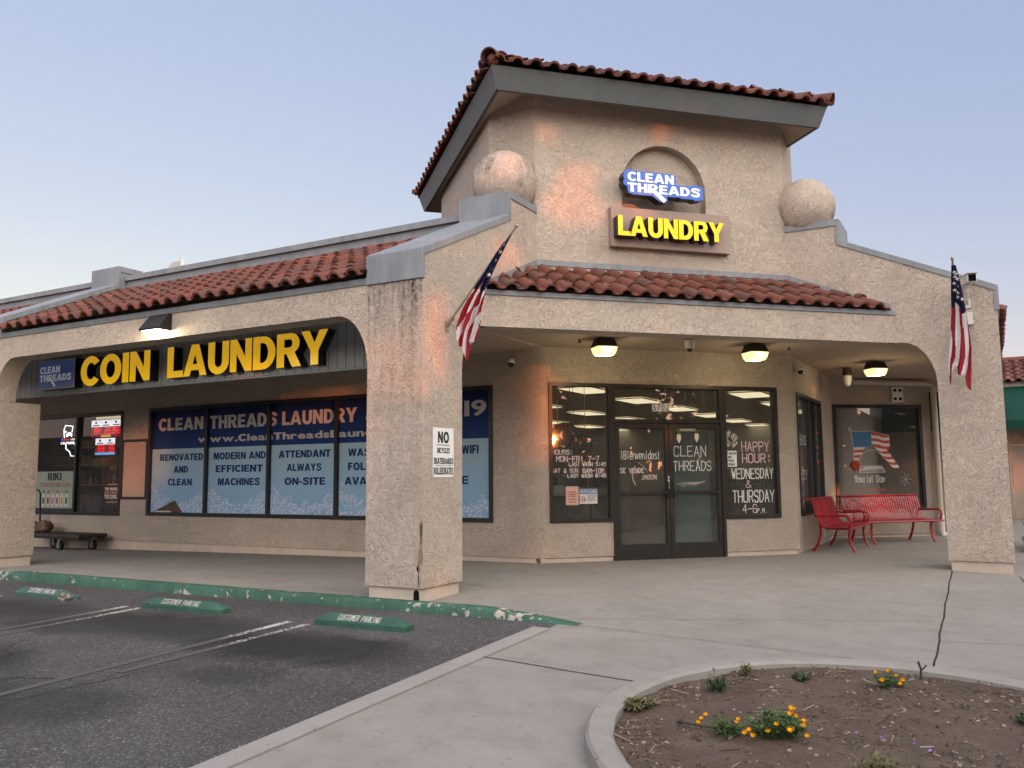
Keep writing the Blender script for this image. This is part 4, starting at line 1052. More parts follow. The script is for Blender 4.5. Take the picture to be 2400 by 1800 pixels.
MB().box(GWL, 2.056, 2.321, .003, .0036, 1.005, 1.072).build('header', 'ink_blue', o); texts(GWL, 'NO PETS ALLOWED', 2.068, 2.31, 1.018, 1.06, 'paper', o, n=.0045, th=.0006)
m = MB(); rg = [(2.105+.038*cos(2*pi*k/20), .93+.038*sin(2*pi*k/20)) for k in range(21)]; line(m, GWL, rg, .008, .0045); line(m, GWL, [(2.08, .955), (2.13, .905)], .008, .0045); line(m, GWL, [(2.09, .92), (2.12, .935), (2.125, .91)], .010, .0042); m.build('no_dog_symbol', 'ink_red', o, normals=False)
notice('window_notice', 'white paper reading LAST WASH 1 HR. BEFORE CLOSING on the window right of the doors', GWL, 4.40, 4.655, 1.392, 1.638, 'sign_white', [('LAST WASH', .06, .95, .76, .90, 'ink_navy'), ('1 HR.', .3, .7, .53, .67, 'ink_navy'), ('BEFORE', .15, .8, .30, .44, 'ink_navy'), ('CLOSING', .12, .86, .07, .21, 'ink_navy')])
# side window and end window
m = MB(); frame(m, FB(SX), *SIDE, .06, -.10, .02, (8.22, 8.72)); SWN = m.build('window', 'frame_black', BLD)
MB().box(FB(SX), 7.22, 9.40, -.055, -.049, .65, 2.55).build('pane', 'glass', SWN)
GS = rr(FB(SX), -.048)
chalkline(GS, 'BIENVENIDOS', 7.26, 8.12, 1.76, 1.92, SWN, w=.012); chalkline(GS, 'HOY', 7.62, 8.1, 1.18, 1.34, SWN, w=.012)
m = MB(); poly(m, GS, [(8.80, 2.15), (8.98, 2.2), (8.96, 1.75), (8.82, 1.72)], .001, 1)
for k in range(5): poly(m, GS, [(8.98, 2.12-.13*k), (9.30, 2.02-.13*k), (9.30, 1.96-.13*k), (8.98, 2.06-.13*k)], .001, k % 2)
m.build('flag_painting', ['chalk_red', 'chalk_blue'], SWN, normals=False)
m = MB(); frame(m, FE, *END, .065, -.12, .02); ENWN = m.build('window', 'frame_black', BLD)
MB().box(FE, END[0]+.05, END[1]-.05, -.055, -.049, END[2]+.05, END[3]-.05).build('pane', 'glass_dark', ENWN)
GE = rr(FE, -.048)
m = MB(); poly(m, GE, [(.50, 2.085), (.66, 2.10), (.78, 2.11), (.89, 2.09), (.875, 1.95), (.92, 1.80), (.70, 1.805), (.51, 1.79), (.515, 1.95)], .001); m.build('flag_canton_painting', 'chalk_blue', ENWN, normals=False)
mr, mw_ = MB(), MB()
for k in range(5):
    z = 2.09-.058*k; tgt = mr if k % 2 == 0 else mw_
    poly(tgt, GE, [(.89, z), (1.03, z-.01), (1.15, z-.05), (1.28, z-.045), (1.28, z-.105), (1.15, z-.108), (1.03, z-.068), (.90, z-.058)], .0012)
for k in range(7):
    a0 = 1.80-.055*k; tgt = mr if k % 2 == 1 else mw_; x0 = .95+.05*k; w0 = .25-.012*k
    poly(tgt, GE, [(x0, a0), (x0+w0*.5, a0-.035), (x0+w0, a0-.03), (x0+w0+.03, a0-.085), (x0+w0*.5, a0-.09), (x0+.04, a0-.055)], .0012)
for k in range(6):
    z = 1.79-.052*k; tgt = mr if k % 2 == 1 else mw_; w0 = .26-.035*k
    poly(tgt, GE, [(.50, z), (.50+w0, z+.01), (.50+w0*.86, z-.045), (.50, z-.052)], .0012)
for k in range(7): a = 2*pi*k/7; mr.ball(GE(.52+.06*cos(a), .002, 1.43+.055*sin(a)), .05, 8, 5, sq=(1, 1, 1))
mr = mr.build('flag_stripe_painting', 'chalk_red', ENWN, normals=False); mw_.build('flag_stripe_painting', 'chalk', ENWN, normals=False)
m = MB()
line(m, GE, [(.44, 2.13)]+[(.44+.025*cos(2*pi*k/10), 2.155+.025*sin(2*pi*k/10)) for k in range(-3, 8)], .008, .002); line(m, GE, [(.455, 2.12), (.50, 1.80), (.49, 1.5)], .008, .002); line(m, GE, [(.455, 2.13), (.62, 2.10), (.86, 2.12), (1.28, 2.02)], .007, .002)
line(m, GE, [(.60, 1.30), (.64, 1.42), (1.08, 1.42), (1.15, 1.30), (.60, 1.30), (.62, 1.34), (1.12, 1.34)], .010, .002); line(m, GE, [(.63, 1.36), (1.10, 1.38), (1.0, 1.40), (.7, 1.39)], .016, .002)
for k in range(9): a = pi*(.12+.76*k/8); line(m, GE, [(.88+.27*cos(a), 1.47+.27*sin(a)), (.88+.27*cos(a+.25), 1.47+.27*sin(a+.25))], .007, .002)
for k in range(7): a = 2*pi*k/7; line(m, GE, [(1.58, 1.15), (1.58+.13*cos(a), 1.15+.15*sin(a))], .004, .002)
m.build('bell_painting', 'chalk', ENWN, normals=False)
chalkline(GE, 'Memorial', .50, .88, 1.10, 1.235, ENWN, w=.014); chalkline(GE, 'Day', .965, 1.135, 1.10, 1.235, ENWN, w=.014); chalkline(GE, 'remember and honor', .56, 1.16, .94, .99, ENWN, 'chalk_red', w=.008)

# ================================================================== SHOP INTERIORS
IN = thing('shop_interior', 'interior of the laundry seen through the entry glass: floor, ceiling and back walls', 'interior', (0, 8, 0))
IPL = [(-9.0, D+.17), (-.80, D+.17), (SX-.17, 7.02), (SX-.17, 20), (-9.0, 20)]
FZ = lambda u, n, z: (u, z, n)
MB().prism(IPL, FZ, -.1, .012).build('interior_floor', 'interior_floor', IN)
MB().prism(IPL, FZ, 2.82, 2.9).build('interior_ceiling', 'interior_wall', IN)
m = MB(); m.box(FX, -9.0, SX-.16, 19.9, 20.05, 0, 2.82); m.box(FX, -9.05, -8.98, D+.16, 20, 0, 2.82); m.box(FX, SX-.30, SX-.16, 9.6, 20, 0, 2.82); m.build('interior_wall', 'interior_wall', IN)
def machine(x, y, rot, label, kind):
    t = thing('washing_machine', label, 'washing machine', (x, y, .012), 'washing machines inside the laundry')
    c_, s_ = cos(rot), sin(rot); f = lambda u, n, z: (x+u*c_+n*s_, y+u*s_-n*c_, z)
    MB().box(f, -.34, .34, -.7, 0, .012, 1.30).build('cabinet', kind, t, bevel=.015)
    m = MB(); rg = [[f(r*cos(2*pi*k/20), n, .62+r*sin(2*pi*k/20)) for k in range(20)] for r, n in ((.24, .0), (.24, .05), (.17, .06), (.15, .02))]; m.loft(rg); m.build('door', 'machine_steel', t, smooth=40)
    MB().box(f, -.30, .30, 0, .012, 1.02, 1.24).build('control_panel', 'interior_dark', t)
for k in range(7): machine(-2.6+.72*k, 15.6, 0, 'steel front loading washer deep inside the laundry, seen through the doors', 'machine_steel')
for k in range(6): machine(-6.5+.75*k, 11.2, 0, 'white front loading washer in the middle row inside the laundry, left of the doors', 'machine_white')
tr = None
for ix in range(5):
    for iy in range(6):
        x = -5.8+2.3*ix; y = 6.8+2.6*iy
        if x < -4.5 and iy < 1: continue
        if (x-y) > -5.2 or x > SX-.8: continue
        if tr is None:
            tr = thing('troffer_light', 'lit rectangular fluorescent ceiling panel inside the laundry', 'ceiling light', (x, y, 2.8), 'fluorescent ceiling panels inside the laundry')
            MB().box(FX, x-.30, x+.30, y-.60, y+.60, 2.790, 2.80).build('diffuser', 'troffer', tr)
            m = MB(); frame(m, lambda u, n, z: (x+u, y+z, 2.802-n), -.33, .33, -.63, .63, .03, 0, .016); m.build('frame', 'machine_white', tr)
            first = tr
        else:
            t = copy_tree(first); t.location = (x, y, 2.8)
def mirror(u, n, z, r, label):
    p = Vector(FC(u, n, z)); t = thing('convex_mirror', label, 'mirror', tuple(p))
    m = MB(); rg = []
    for k in range(6):
        q = r*(1-k/5.0)+.001; d = .09*(1-(q/r)**2)
        rg.append([FC(u+q*cos(2*pi*i/28), n+d, z+q*.82*sin(2*pi*i/28)) for i in range(28)])
    m.loft(rg, True, True); m.build('mirror_face', 'black_dome', t, smooth=70)
    for q in (-.1, .1): MB().tube([FC(u+q, n, z+r*.7), FC(u+q, n, 2.82)], .005, 5).build('hanging_wire', 'steel', t)
mirror(2.0, DW-.55, 1.86, .27, 'dark round convex mirror hanging behind the window left of the doors')
mirror(2.60, DW-1.5, 1.78, .22, 'smaller dark round convex mirror half hidden by the left door frame')
# counter and boards just inside the door
t = thing('service_counter', 'pale topped service counter behind the window left of the doors', 'counter', FC(1.9, DW-1.9, 0))
MB().box(FC, 1.0, 2.4, DW-2.2, DW-1.5, .012, .95).build('counter_body', 'interior_dark', t); MB().box(FC, .95, 2.45, DW-2.25, DW-1.45, .951, .99).build('counter_top', 'machine_white', t)
tag(MB().box(FC, 1.55, 1.78, DW-1.9, DW-1.7, .992, 1.2).build('paper_box', 'paper'), 'taller pale paper box on the service counter inside', 'box'); tag(MB().box(FC, 2.1, 2.35, DW-1.8, DW-1.6, .992, 1.12).build('paper_box', 'paper'), 'lower pale paper box at the right of the service counter inside', 'box')
t = tag(MB().box(FC, 3.52, 4.32, DW-.34, DW-.30, .02, 1.95).build('folding_screen', 'interior_teal'), 'dark teal panel standing just inside the right door', 'panel')
t = tag(MB().box(FC, 4.5, 5.3, DW-1.5, DW-1.4, .02, 1.35).build('partition_panel', 'interior_dark'), 'dark low partition behind the happy hour window', 'partition')
t = tag(MB().box(FX, SX-2.3, SX-.75, 7.4, 9.3, .02, 1.1).build('folding_table', 'interior_dark', bevel=.02), 'dark folding table inside behind the bench side window', 'table')
# liquor shop
t = thing('liquor_shop_interior', 'dim interior of the liquor shop behind the left window', 'interior', (-11.5, 5, 0))
MB().box(FX, -14.5, -9.3, 4.05, 4.12, 0, .56).build('low_wall', 'interior_dark', t)
m = MB(); m.box(FX, -14.5, -9.25, 9.0, 9.1, 0, 2.8); m.box(FX, -9.3, -9.2, 4.1, 9, 0, 2.8); m.box(FX, -14.6, -14.5, 4.05, 9, 0, 2.8); m.build('interior_wall', 'interior_dark', t)
MB().box(FX, -14.5, -9.3, 4.05, 9, -.05, .01).build('interior_floor', 'interior_floor', t); MB().box(FX, -14.5, -9.3, 4.05, 9, 2.8, 2.86).build('interior_ceiling', 'interior_wall', t)
for y in (5.6, 7.4):
    tag(MB().box(FX, -13.2, -11.4, y, y+.16, 2.68, 2.74).build('tube_light', 'troffer'), 'lit ceiling tube light inside the liquor shop', 'ceiling light', 'tube lights inside the liquor shop')
t = thing('bottle_shelf', 'shelf of bottles and boxes behind the liquor shop window', 'shelf', (-11.5, 5.2, 0))
m = MB()
for z in (.7, 1.15, 1.6, 2.0): m.box(FX, -13.9, -10.2, 5.1, 5.45, z, z+.03)
m.build('shelf_board', 'machine_white', t)
rnd = random.Random(4)
for z in (.73, 1.18, 1.63, 2.03):
    for k in range(18):
        x = -13.8+.2*k+rnd.uniform(-.03, .03); q = rnd.random()
        m = MB()
        if q < .7: hgt = rnd.uniform(.22, .3); m.loft([[(x+r*cos(2*pi*i/8), 5.25+r*sin(2*pi*i/8), z+zz) for i in range(8)] for zz, r in ((0, .035), (hgt*.6, .035), (hgt*.75, .013), (hgt, .013))]); nm = 'bottle'
        else: m.box(FX, x-.07, x+.07, 5.18, 5.32, z, z+rnd.uniform(.12, .24)); nm = 'carton'
        o = m.build(nm, rnd.choice(['bottle_amber', 'bottle_green', 'box_yellow', 'box_red', 'interior_wall']))
        tag(o, 'bottle standing in a row on the dim shelves behind the liquor shop window' if nm == 'bottle' else 'small carton standing among bottles on the dim shelves behind the liquor shop window', nm, nm+'s on the liquor shop shelves')
# ---- neon sign and lottery display
t = thing('neon_sign', 'white neon outline of California with a bear, hung in the liquor shop window', 'neon sign', (-11.8, D+.12, 2.05))
FN = FA(D+.14)
def px(x, y):   # photo zoom grid of the shop window -> wall coordinates
    return (-12.057+(x-285)*.00385, 2.418-(y-320)*.00215)
out1 = [px(*q) for q in ((312, 440), (308, 395), (305, 360), (318, 318), (382, 330), (376, 388))]; out2 = [px(*q) for q in ((328, 505), (330, 548), (362, 575), (376, 618), (415, 620), (430, 562), (405, 508))]
m = MB(); m.tube([FN(u, 0, z) for u, z in out1], .011, 6); m.tube([FN(u, 0, z) for u, z in out2], .011, 6); m.build('neon_tube', 'neon_white', t)
m = MB(); b = [px(*q) for q in ((330, 432), (330, 408), (340, 392), (362, 385), (382, 400), (384, 432), (374, 432), (370, 418), (352, 418), (348, 432))]; poly(m, FN, b, .012); m.tube([FN(*(px(322, 382)[0], .01, px(322, 382)[1])), FN(px(326, 378)[0], .01, px(326, 378)[1])], .02, 6); m.build('neon_bear', 'neon_white', t)
text(MB(), FN, 'CALIFORNIA', px(286, 0)[0], px(420, 0)[0], px(0, 503)[1], px(0, 480)[1], n=.01).build('lettering', 'neon_white', t, normals=False)
text(MB(), FN, 'Coors', px(312, 0)[0], px(372, 0)[0], px(0, 466)[1], px(0, 444)[1], n=.01).build('lettering', 'neon_red', t, normals=False)
text(MB(), FN, 'LIGHT', px(376, 0)[0], px(424, 0)[0], px(0, 466)[1], px(0, 447)[1], n=.01, bold=0).build('lettering', 'neon_white', t, normals=False)
m = MB(); poly(m, FN, [px(288, 466), px(310, 466), px(299, 443)], .01); m.build('neon_mountain', 'neon_blue', t, normals=False)
SEG = {'0': 'abcdef', '1': 'bc', '2': 'abged', '3': 'abgcd', '4': 'fgbc', '5': 'afgcd', '6': 'afgedc', '9': 'abfgcd'}
def sevenseg(m, fr, s, u0, u1, z0, z1, n):
    k = len(s); w = (u1-u0)/k
    for i, ch in enumerate(s):
        a, b = u0+i*w+w*.14, u0+(i+1)*w-w*.14; zm = (z0+z1)/2; sl_ = w*.10
        sg = {'a': ((a+sl_, z1), (b+sl_, z1)), 'b': ((b+sl_, z1), (b+sl_/2, zm)), 'c': ((b+sl_/2, zm), (b, z0)), 'd': ((a, z0), (b, z0)), 'e': ((a+sl_/2, zm), (a, z0)), 'f': ((a+sl_, z1), (a+sl_/2, zm)), 'g': ((a+sl_/2, zm), (b+sl_/2, zm))}
        for q in SEG[ch]: line(m, fr, [sg[q][0], sg[q][1]], .019, n)
def lotto(u0, u1, z0, z1, cells, label, foot):
    t = thing('lottery_display', label, 'LED display', ((u0+u1)/2, D+.12, (z0+z1)/2), 'jackpot displays in the liquor shop window')
    MB().box(FN, u0-.012, u1+.012, -.03, .0, z0-.012, z1+.012).build('display_case', 'frame_black', t, bevel=.008)
    k = len(cells); w = (u1-u0)/k; hgt = z1-z0
    for i, (num, mt, hd) in enumerate(cells):
        a, b = u0+i*w+.004, u0+(i+1)*w-.004
        MB().box(FN, a, b, .0, .004, z0+hgt*.62, z1).build('header_panel', 'led_white', t)
        m = MB(); m.ball(FN(a+w*.48, .004, z0+hgt*.86), .026, 10, 6); m.build('header_emblem', hd, t)
        MB().box(FN, a+.05, b-.05, .004, .006, z0+hgt*.67, z0+hgt*.73).build('header_line', 'ink_red' if hd == 'box_red' else 'ink_blue', t)
        MB().box(FN, a, b, .0, .004, z0+hgt*.16, z0+hgt*.61).build('number_panel', mt, t)
        m = MB(); sevenseg(m, FN, num, a+(w*.05 if len(num) > 2 else w*.35), b-w*.03, z0+hgt*.22, z0+hgt*.55, .007); m.build('jackpot_number', 'led_red', t, normals=False)
        MB().box(FN, a, b, .0, .004, z0, z0+hgt*.15).build('footer_panel', foot[i], t)
lotto(-11.07, -10.13, 2.135, 2.485, (('194', 'led_back', 'bottle_green'), ('25', 'led_back', 'ink_blue'), ('346', 'led_back', 'box_red')), 'upper red LED jackpot display of three columns in the liquor shop window', ('led_back', 'led_orange', 'led_back'))
lotto(-10.92, -10.30, 1.78, 2.115, (('169', 'led_back', 'ink_blue'), ('55', 'led_back', 'ink_blue')), 'lower red LED jackpot display of two columns in the liquor shop window', ('led_blue', 'led_blue'))
# ---- posters on the shop glass
t = thing('window_poster', 'pale poster reading RIKI 3 SHOTS PER CAN in the liquor shop window', 'poster', (-12, D+.03, 1.08))
FP = FA(D+.044)
MB().box(FP, -13.0, -11.41, -.003, 0, .70, 1.46).build('poster_sheet', 'poster_green', t)
text(MB(), FP, 'RIKI', -12.30, -11.84, 1.275, 1.43).build('lettering', 'sign_ink', t, normals=False); text(MB(), FP, '3 SHOTS PER CAN', -12.56, -11.53, 1.135, 1.225, bold=0).build('lettering', 'ink_red', t, normals=False)
for k, mt in enumerate(('leaf_herb', 'ink_red', 'petal_violet', 'chalk_red', 'box_yellow', 'leaf_herb')):
    u = -12.42+.155*k; m = MB(); poly(m, FP, [(u-.055, .74), (u+.055, .74), (u+.055, .96), (u+.03, 1.0), (u-.03, 1.0), (u-.055, .96)], .001, 0); poly(m, FP, [(u-.035, .79), (u+.035, .79), (u+.035, .92), (u-.035, .92)], .002, 1); poly(m, FP, [(u-.03, 1.02), (u+.04, 1.02), (u+.02, 1.07), (u-.02, 1.065)], .001, 1)
    m.build('can_picture', ['ink_cream', mt], t, normals=False)
t = thing('window_decal', 'white THE WORLD\'S MOST DELICIOUS TEQUILA lettering low on the liquor shop window', 'window lettering', (-10.2, D+.03, 1.0))
for s, a, b, c, d, bo in (('CRISTIANO', -10.33, -9.97, 1.175, 1.20, 0), ('THE WORLDS', -10.43, -9.95, 1.065, 1.125, 1), ('MOST DELICIOUS', -10.43, -9.95, 1.005, 1.045, 0), ('TEQUILA', -10.43, -9.95, .905, .985, 1), ('ADDITIVE FREE', -10.37, -10.0, .825, .85, 0)):
    text(MB(), FP, s, a, b, c, d, bold=bo).build('lettering', 'ink_cream', t, normals=False)
t = tag(MB().box(lambda u, n, z: (u+.35*(z-1.65), D+.30-n, z+.1*(u+10.8)), -11.05, -10.62, -.12, .12, 1.55, 1.72).build('yellow_carton', 'box_yellow', bevel=.01), 'yellow cardboard carton displayed behind the liquor shop window', 'carton')
t = tag(MB().box(FA(D+.30), -10.52, -10.30, -.1, .1, 1.47, 1.56).build('snack_box', 'box_yellow'), 'small yellow snack box beside a red one behind the liquor shop window', 'box'); t = tag(MB().box(FA(D+.30), -10.26, -10.10, -.1, .1, 1.47, 1.62).build('snack_box', 'box_red'), 'small red snack box beside a yellow one behind the liquor shop window', 'box')
tag(MB().box(FA(D+.25), -11.3, -9.95, -.28, .16, 1.40, 1.46).build('display_ledge', 'interior_dark'), 'dark display ledge holding boxes behind the liquor shop window', 'ledge')

# ================================================================== SIGNS
def channel(t, fr, s, spans, z0, z1, depth, face, ret, bold=2):
    """one mesh per letter: coloured face, dark returns; spans gives u0,u1 per word"""
    for wd, (u0, u1) in zip(s.split(' '), spans):
        out, wid = layout(wd, bold, .035); a, b = CAPZ[bold]; sx = (u1-u0)/wid; sz = (z1-z0)/(b-a)
        for ch, ox in out:
            vs, fs, x0, x1 = GL[(bold, ch)]
            m = MB(); P = [fr(u0+(v[0]+ox)*sx, depth*(v[2]+.5), z0+(v[1]-a)*sz) for v in vs]
            for q in fs:
                front = all(vs[i][2] > .4 for i in q)
                m.m.append(0 if front else 1); m.f.append(q); m.uv.append((0, 0))
            m.v = P; o = m.build('letter', [face, ret], t, normals=False)
            # thin bright trim edge just behind the face
t = thing('coin_laundry_sign', 'large yellow channel letters reading COIN LAUNDRY on the grey fascia', 'sign', (-5, YS, 2.95))
channel(t, FA(YS-.005), 'COIN LAUNDRY', ((-7.475, -5.835), (-5.455, -2.385)), 2.745, 3.20, .155, 'acrylic_yellow', 'letter_return')
t = thing('logo_cabinet_sign', 'blue rectangular CLEAN THREADS box sign left of the yellow letters on the fascia', 'sign', (-8.12, YS, 2.98))
MB().box(FA(YS), -8.60, -7.64, .004, .15, 2.745, 3.215).build('cabinet', 'letter_return', t)
FLG = FA(YS-.15)
MB().box(FLG, -8.585, -7.655, .0, .004, 2.76, 3.20).build('face_panel', 'acrylic_blue', t); m = MB(); frame(m, FLG, -8.602, -7.638, 2.743, 3.217, .014, .0, .009); m.build('trim', 'white_plastic', t)
def threads(t, fr, u0, u1, z0, z1, mat, n=.006, th=.002):
    """two line logo, the R's leg running down below the line"""
    W_, H_ = u1-u0, z1-z0
    text(MB(), fr, 'CLEAN', u0+.005*W_, u0+.635*W_, z0+.62*H_, z0+.965*H_, bold=2, n=n, th=th).build('lettering', mat, t, normals=False)
    m = MB(); text(m, fr, 'THREADS', u0, u1, z0+.22*H_, z0+.555*H_, bold=2, n=n, th=th)
    line(m, fr, [(u0+.36*W_, z0+.30*H_), (u0+.485*W_, z0)], .055*W_, n+th*.6); m.build('lettering', mat, t, normals=False)
threads(t, FLG, -8.55, -7.72, 2.80, 3.13, 'acrylic_white')
# tower signs
NT0 = 0.0
t = thing('tower_laundry_sign', 'yellow LAUNDRY letters on a mauve backing board high on the tower', 'sign', FT(1.9, 0, 4.6))
MB().box(FT, 1.03, 2.81, -.02, .10, 4.318, 4.862).build('backing_board', 'sign_plate', t, bevel=.006)
channel(t, rr(FT, .101), 'LAUNDRY', ((1.062, 2.63),), 4.428, 4.700, .15, 'acrylic_yellow_lit', 'letter_return')
t = thing('tower_logo_sign', 'blue outlined CLEAN THREADS logo sign in the arched niche of the tower', 'sign', FT(1.75, 0, 5.2))
FLO = rr(FT, .06)
w0, w1, zz0, zz1 = 1.19, 2.315, 4.957, 5.335
def lg(x, z): return (w0+(w1-w0)*x, zz0+(zz1-zz0)*z)
shape = [lg(*q) for q in ((.0, .98), (.035, 1.04), (.10, 1.05), (.14, 1.02), (.58, 1.02), (.64, 1.0), (.67, .93), (.67, .64), (.86, .64), (.90, .68), (.96, .68), (1.02, .62), (1.035, .50), (1.02, .32), (1.035, .24), (1.01, .14), (.93, .10), (.87, .15), (.74, .14), (.70, .18), (.545, .16), (.555, .04), (.535, -.04), (.46, -.05), (.42, .02), (.35, .15), (.10, .15), (.045, .20), (.03, .42), (-.015, .50), (-.02, .62), (.0, .68), (-.02, .80))]
m = MB(); k = len(shape)
m.add([FLO(u, 0, z) for u, z in shape]+[FLO(u, .15, z) for u, z in shape], [tuple(range(k))]+[(i, (i+1) % k, k+(i+1) % k, k+i) for i in range(k)], 0); m.build('sign_box', 'letter_return', t)
m = MB(); cxs, czs = sum(u for u, z in shape)/k, sum(z for u, z in shape)/k
m.add([FLO(u, .151, z) for u, z in shape], [tuple(range(k))], 0); m.build('face_panel', 'acrylic_blue_lit', t, normals=False)
threads(t, FLO, w0+.035, w1-.01, zz0+.01, zz1, 'acrylic_white_lit', n=.156)
for u in (1.6, 2.0): MB().box(FT, u, u+.1, -.139, .06, 5.1, 5.15).build('mounting_bracket', 'letter_return', t)
# pier sign
t = thing('prohibition_sign', 'white metal sign reading NO BICYCLES SKATEBOARDS ROLLERSKATES on the left pier', 'sign', (0, .39, 1.5))
FNO = FB(.004)
MB().box(FNO, .193, .588, .0, .003, 1.262, 1.782).build('sign_panel', 'sign_white', t, bevel=.012)
for s, a, b, c, d in (('NO', .285, .495, 1.622, 1.742), ('BICYCLES', .272, .510, 1.515, 1.572), ('SKATEBOARDS', .208, .574, 1.400, 1.465), ('ROLLERSKATES', .208, .574, 1.292, 1.365)):
    text(MB(), FNO, s, a, b, c, d, n=.0042, th=.001, bold=2 if s == 'NO' else 1).build('lettering', 'sign_ink', t, normals=False)
text(MB(), FNO, 'THIS PLAZA CITY CODES', .24, .54, 1.378, 1.388, bold=0, n=.0042, th=.001).build('lettering', 'sign_ink', t, normals=False)
m = MB(); m.box(FNO, .262, .515, .003, .0042, 1.597, 1.604); m.build('rule_line', 'sign_ink', t)
for a in (.207, .574):
    for b in (1.277, 1.767): MB().ball(FNO(a, .003, b), .006, 8, 5).build('screw', 'steel', t)

# ================================================================== LAMPS AND CAMERAS
def lamp(name, p, e, c, r, par, spot=None):
    l = bpy.data.lights.new(name, 'SPOT' if spot else 'POINT'); l.energy = e; l.color = c; l.shadow_soft_size = r
    if spot: l.spot_size = spot; l.spot_blend = .8
    o = bpy.data.objects.new(name, l); COL.objects.link(o); o.parent = par; o.location = Vector(p)-Vector(par['_root']); return o
def porchlight(x, y, ang, label):
    z = 3.138; t = thing('porch_light', label, 'ceiling light', (x, y, z), 'lit porch ceiling lights')
    c_, s_ = cos(ang), sin(ang); f = lambda u, n, zz: (x+u*c_+n*s_, y+u*s_-n*c_, z+zz)
    def ring(a, b, zz, ch=.8): return [f(u*a, n*b, zz) for u, n in ((-1, -ch), (-ch, -1), (ch, -1), (1, -ch), (1, ch), (ch, 1), (-ch, 1), (-1, ch))]
    m = MB(); m.loft([ring(.115, .115, 0), ring(.15, .15, -.085), ring(.152, .152, -.11), ring(.14, .14, -.112)]); m.build('housing', 'lamp_housing', t)
    m = MB(); m.loft([ring(.146, .146, -.112, .85), ring(.146, .146, -.128, .85), ring(.128, .128, -.195, .85), ring(.112, .112, -.222, .80)]); m.build('lens', 'lens_warm', t)
    m = MB(); m.tube([f(-.06, .149, -.16), f(.05, .149, -.16)], .028, 8); m.build('lamp', 'lens_lamp', t); lamp('porch_light_bulb', (x, y, z-.29), 2.6, (1.0, .78, .42), .07, t)
def unC(u, n): p = FC(u, n, 0); return p[0], p[1]
porchlight(*unC(2.08, -1.40), pi/4, 'lit porch ceiling light above the window left of the doors')
porchlight(*unC(4.43, -1.40), pi/4, 'lit porch ceiling light above the window right of the doors')
porchlight(3.43, 8.42, radians(37), 'lit porch ceiling light above the red benches')
# wall pack on the arcade beam
t = thing('wall_lamp', 'lit dark bronze wedge shaped wall lamp on the beam above the yellow letters', 'wall lamp', (-3.98, 0, 3.2))
m = MB(); fr = FA(0)
m.loft([[fr(u, 0, 3.335), fr(u, .055, 3.33), fr(u, .215, 3.135), fr(u, .20, 3.115), fr(u, 0, 3.115)] for u in (-4.16, -3.80)]); m.build('housing', 'lamp_housing', t, bevel=.008)
MB().box(fr, -4.13, -3.83, .03, .185, 3.098, 3.1145).build('lens', 'lens_cool', t); lamp('wall_lamp_bulb', (-3.98, -.11, 3.075), 9.0, (1.0, .82, .52), .05, t)
def domecam(p, nrm, label, group=None):
    t = thing('dome_camera', label, 'security camera', p); p = Vector(p); a = Vector(nrm).normalized()
    m = MB(); m.tube([p, p+a*.06, p+a*.085], .022, 10); m.ball(tuple(p+a*.085+Vector((0, 0, .01))), .052, 14, 8); m.build('bracket', 'white_plastic', t, smooth=50)
    m = MB(); m.ball(tuple(p+a*.088+Vector((0, 0, -.035))), .047, 14, 8); m.build('dome', 'black_dome', t, smooth=60)
    for q in (Vector((.10, .02, .09)), Vector((-.09, -.02, .08))): MB().tube([p+a*.02, p+a*.05+q], .004, 5).build('antenna', 'white_plastic', t)
domecam((-1.06, D, 2.95), (0, -1, 0), 'white and black dome camera on the wall behind the left flag')
domecam((SX, 7.20, 2.96), (1, 0, 0), 'white and black dome camera on the corner above the bench window')
t = thing('ceiling_camera', 'small white dome camera on the porch ceiling between two lamps', 'security camera', (*unC(3.29, -1.22), 3.138)); x, y = unC(3.29, -1.22)
m = MB(); m.loft([[(x+r*cos(2*pi*i/16), y+r*sin(2*pi*i/16), 3.138+z) for i in range(16)] for r, z in ((.07, 0), (.07, -.05), (.066, -.10), (.05, -.115))]); m.build('body', 'white_plastic', t, smooth=40)
MB().ball((x, y, 3.022), .045, 14, 8).build('dome', 'black_dome', t, smooth=60)
for u, lb in ((1.74, 'tiny dark sprinkler head on the porch ceiling left of the lamps'), (5.04, 'tiny dark sprinkler head on the porch ceiling right of the lamps')):
    x, y = unC(u, -1.46); m = MB(); m.tube([(x, y, 3.138), (x, y, 3.10)], .012, 8); m.tube([(x-.03, y, 3.097), (x+.03, y, 3.097)], .008, 6); tag(m.build('sprinkler_head', 'lamp_housing'), lb, 'sprinkler')
t = thing('bullet_camera', 'beige box camera on a bracket behind the right flag', 'security camera', (4.93, L, 3.45))
m = MB(); m.box(lambda u, n, z: (4.93+.93*u+.37*n, L-.24+.37*u-.93*n, 3.70+z), -.055, .055, -.16, .13, -.05, .055); m.box(lambda u, n, z: (4.93+.93*u+.37*n, L-.24+.37*u-.93*n, 3.70+z), -.062, .062, -.12, .17, .056, .068); m.build('body', 'white_plastic', t, bevel=.006)
MB().box(lambda u, n, z: (4.93+.93*u+.37*n, L-.24+.37*u-.93*n, 3.70+z), -.045, .045, .131, .136, -.04, .045).build('window', 'black_dome', t)
m = MB(); m.tube([(4.90, L, 3.44), (4.90, L-.12, 3.47), (4.91, L-.2, 3.56), (4.92, L-.22, 3.65)], .02, 8); m.box(FA(L), 4.86, 4.94, .0, .02, 3.38, 3.50); m.build('bracket', 'white_plastic', t)
tag(MB().box(FA(L), 4.875, 4.955, .0, .05, 3.16, 3.32).build('junction_box', 'white_plastic', bevel=.005), 'small beige junction box on the right pier behind the flag', 'junction box')
